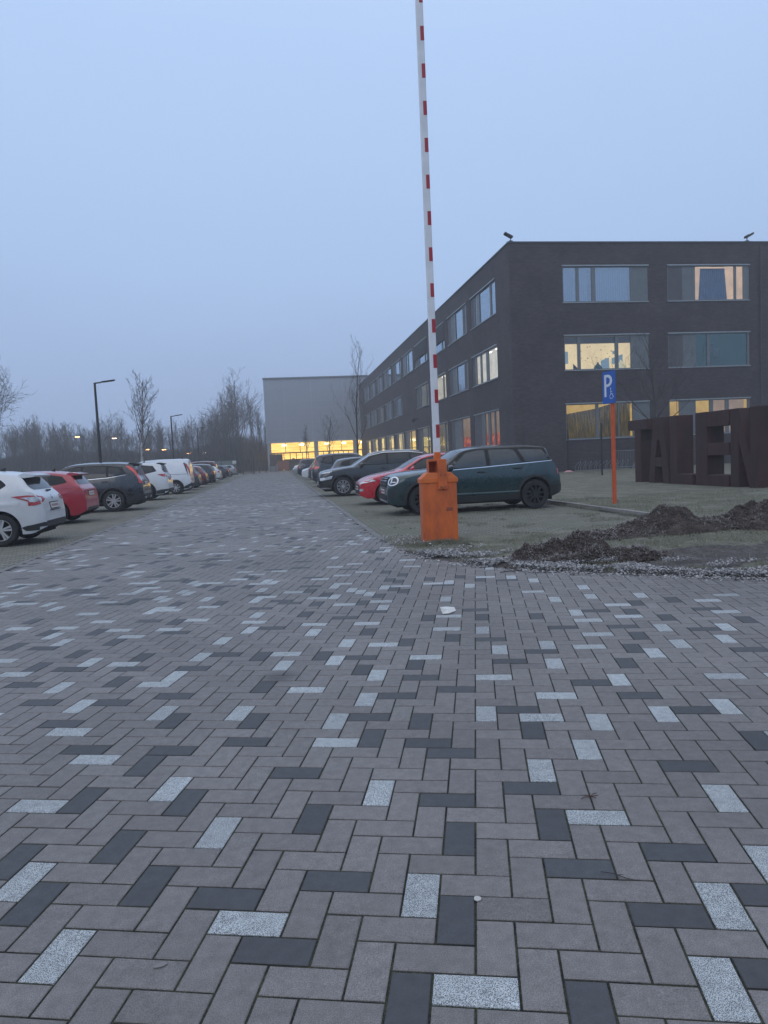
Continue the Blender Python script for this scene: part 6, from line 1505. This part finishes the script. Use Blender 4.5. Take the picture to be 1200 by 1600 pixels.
def grass_blades():
    rr = random.Random(13); b = MB()
    def blade(x, y, z, h, w_):
        a = rr.uniform(0, 2*PI); dx, dy = math.cos(a)*w_, math.sin(a)*w_; lx, ly = rr.gauss(0, .4)*h, rr.gauss(0, .4)*h
        b.add([(x-dx, y-dy, z), (x+dx, y+dy, z), (x+lx, y+ly, z+h)], [(0, 1, 2)])
    for i in range(120000):
        y = 7.2+12*rr.random()**1.3; x = rr.uniform(2.2, 2.2+y*.82)
        if inside(x, y-.05, PAVPOLY): continue
        if x < 7.0 and y > 10.4+.42*(x-2.6) and noise.noise(Vector((x*1.5, y*1.5, 1))) < .22: continue
        if 4.0 < x < 9.5 and 7.4 < y < 8.8 and rr.random() < .93: continue
        if noise.noise(Vector((x*.9, y*.9, 7))) < -.25: continue
        blade(x, y, .008, rr.uniform(.012, .05), .0024+.00018*y)
    # tufts round the barrier foot and along the bay corner
    for cx, cy, n, sp, hm in ((2.55, 11.05, 1500, .30, .09), (2.2, 10.9, 800, .22, .06), (2.9, 10.85, 700, .25, .06), (3.3, 10.6, 900, .45, .05), (2.0, 11.2, 500, .25, .04), (2.6, 11.7, 500, .3, .06)):
        for i in range(n):
            x, y = rr.gauss(cx, sp*.6), rr.gauss(cy, sp*.35)
            if 2.26 < x < 2.8 and 11.25 < y < 11.6: continue
            if inside(x, y, PAVPOLY) and rr.random() < .5: continue
            blade(x, y, 0, rr.uniform(.02, hm), .003)
    b.build('grass', BLADE, recalc=False, label='short frosty grass blades and tufts on the verge', cat='grass', kind='stuff')
grass_blades()
# ================================================================== small litter on the paving
t = empty('crumpled_paper', (1.42, 6.08, .012), .4, label='crumpled white paper cup lid lying on the paving', cat='litter')
b = MB(); rr = random.Random(8)
b.add([(-.07, -.02, .0), (-.02, -.045, .0), (.085, -.01, .004), (.09, .02, .03), (.01, .03, .045), (-.055, .035, .05), (-.075, .01, .055), (-.01, -.01, .028)], [(0, 1, 7), (1, 2, 7), (2, 3, 7), (3, 4, 7), (4, 5, 7), (5, 6, 7), (6, 0, 7)])
b.build('paper', mat('paper_white', (.62, .62, .60), .7), t, recalc=False)
b = MB(); b.add([(.0, .045, .0), (.09, .045, .0), (.085, .05, .055), (.0, .05, .06)], [(0, 1, 2, 3)]); b.build('paper_flap', mat('paper_grey', (.35, .36, .36), .7), t, recalc=False)
def disc(name, x, y, r, m_, label, cat, sx=1, rz=0):
    b = MB(); n = 14; rr = random.Random(int(x*100)); P = [(r*sx*math.cos(2*PI*k/n)*rr.uniform(.85, 1.1), r*math.sin(2*PI*k/n)*rr.uniform(.85, 1.1)) for k in range(n)]
    b.prism(P, lambda u, v, d: Vector((u, v, d)), .0, .0025); o = b.build(name, m_, label=label, cat=cat); o.location = (x, y, .0025); o.rotation_euler = (0, 0, rz)
disc('chewing_gum', .5465, 2.083, .012, mat('gum', (.45, .44, .42), .8), 'flat pale blob of old chewing gum on a grey stone, lower right of centre', 'chewing gum')
disc('dead_leaf', -.405, 1.985, .010, mat('leaf_pale', (.19, .18, .18), .8), 'small pale fallen leaf on a grey stone at lower left', 'leaf', 1.9, .3)
t = empty('twig', (1.02, 1.98+.12, .006), R(-38), label='thin dark twig lying on the paving at lower right', cat='twig')
b = MB(); b.tube([(-.05, 0, 0), (-.01, .004, .002), (.03, -.003, .001), (.055, .0, 0)], [.0012, .0018, .0015, .001], 5); b.tube([(0, .002, .001), (.02, .012, .002)], .001, 4); b.build('stick', BARK, t)
t = empty('leaf_stalk', (1.17, 2.62, .006), .3, label='reddish shrivelled leaf stalk beside a pale granite stone', cat='leaf stalk')
b = MB()
for q in ((-.045, .005), (.04, .012), (.01, -.02), (-.02, .02), (.03, -.008)): b.tube([(0, 0, 0), (q[0]*.5, q[1]*.7, .003), (q[0], q[1], 0)], .0015, 4)
b.build('stalk', mat('stalk_red', (.06, .02, .02), .9), t)
b = MB(); b.tube([(2.5, 7.95, .01), (2.62, 7.93, .02), (2.78, 7.97, .01)], .006, 5); o = b.build('stick', BARK, label='dark stick on the paving near the soil heap', cat='stick')
# oily patch
# ================================================================== haze
hm = bpy.data.materials.new('haze'); hm.use_nodes = True; t = hm.node_tree; t.nodes.clear()
o_ = nd(t, 'ShaderNodeOutputMaterial'); pv = nd(t, 'ShaderNodeVolumePrincipled'); pv.inputs['Color'].default_value = (.95, .97, 1, 1); pv.inputs['Density'].default_value = .0021; pv.inputs['Anisotropy'].default_value = .2
t.links.new(pv.outputs[0], o_.inputs['Volume'])
b = MB(); b.box(-110, 90, -52, 190, -1.1, 21); b.build('haze', hm, label='thin evening mist', cat='haze', kind='stuff')
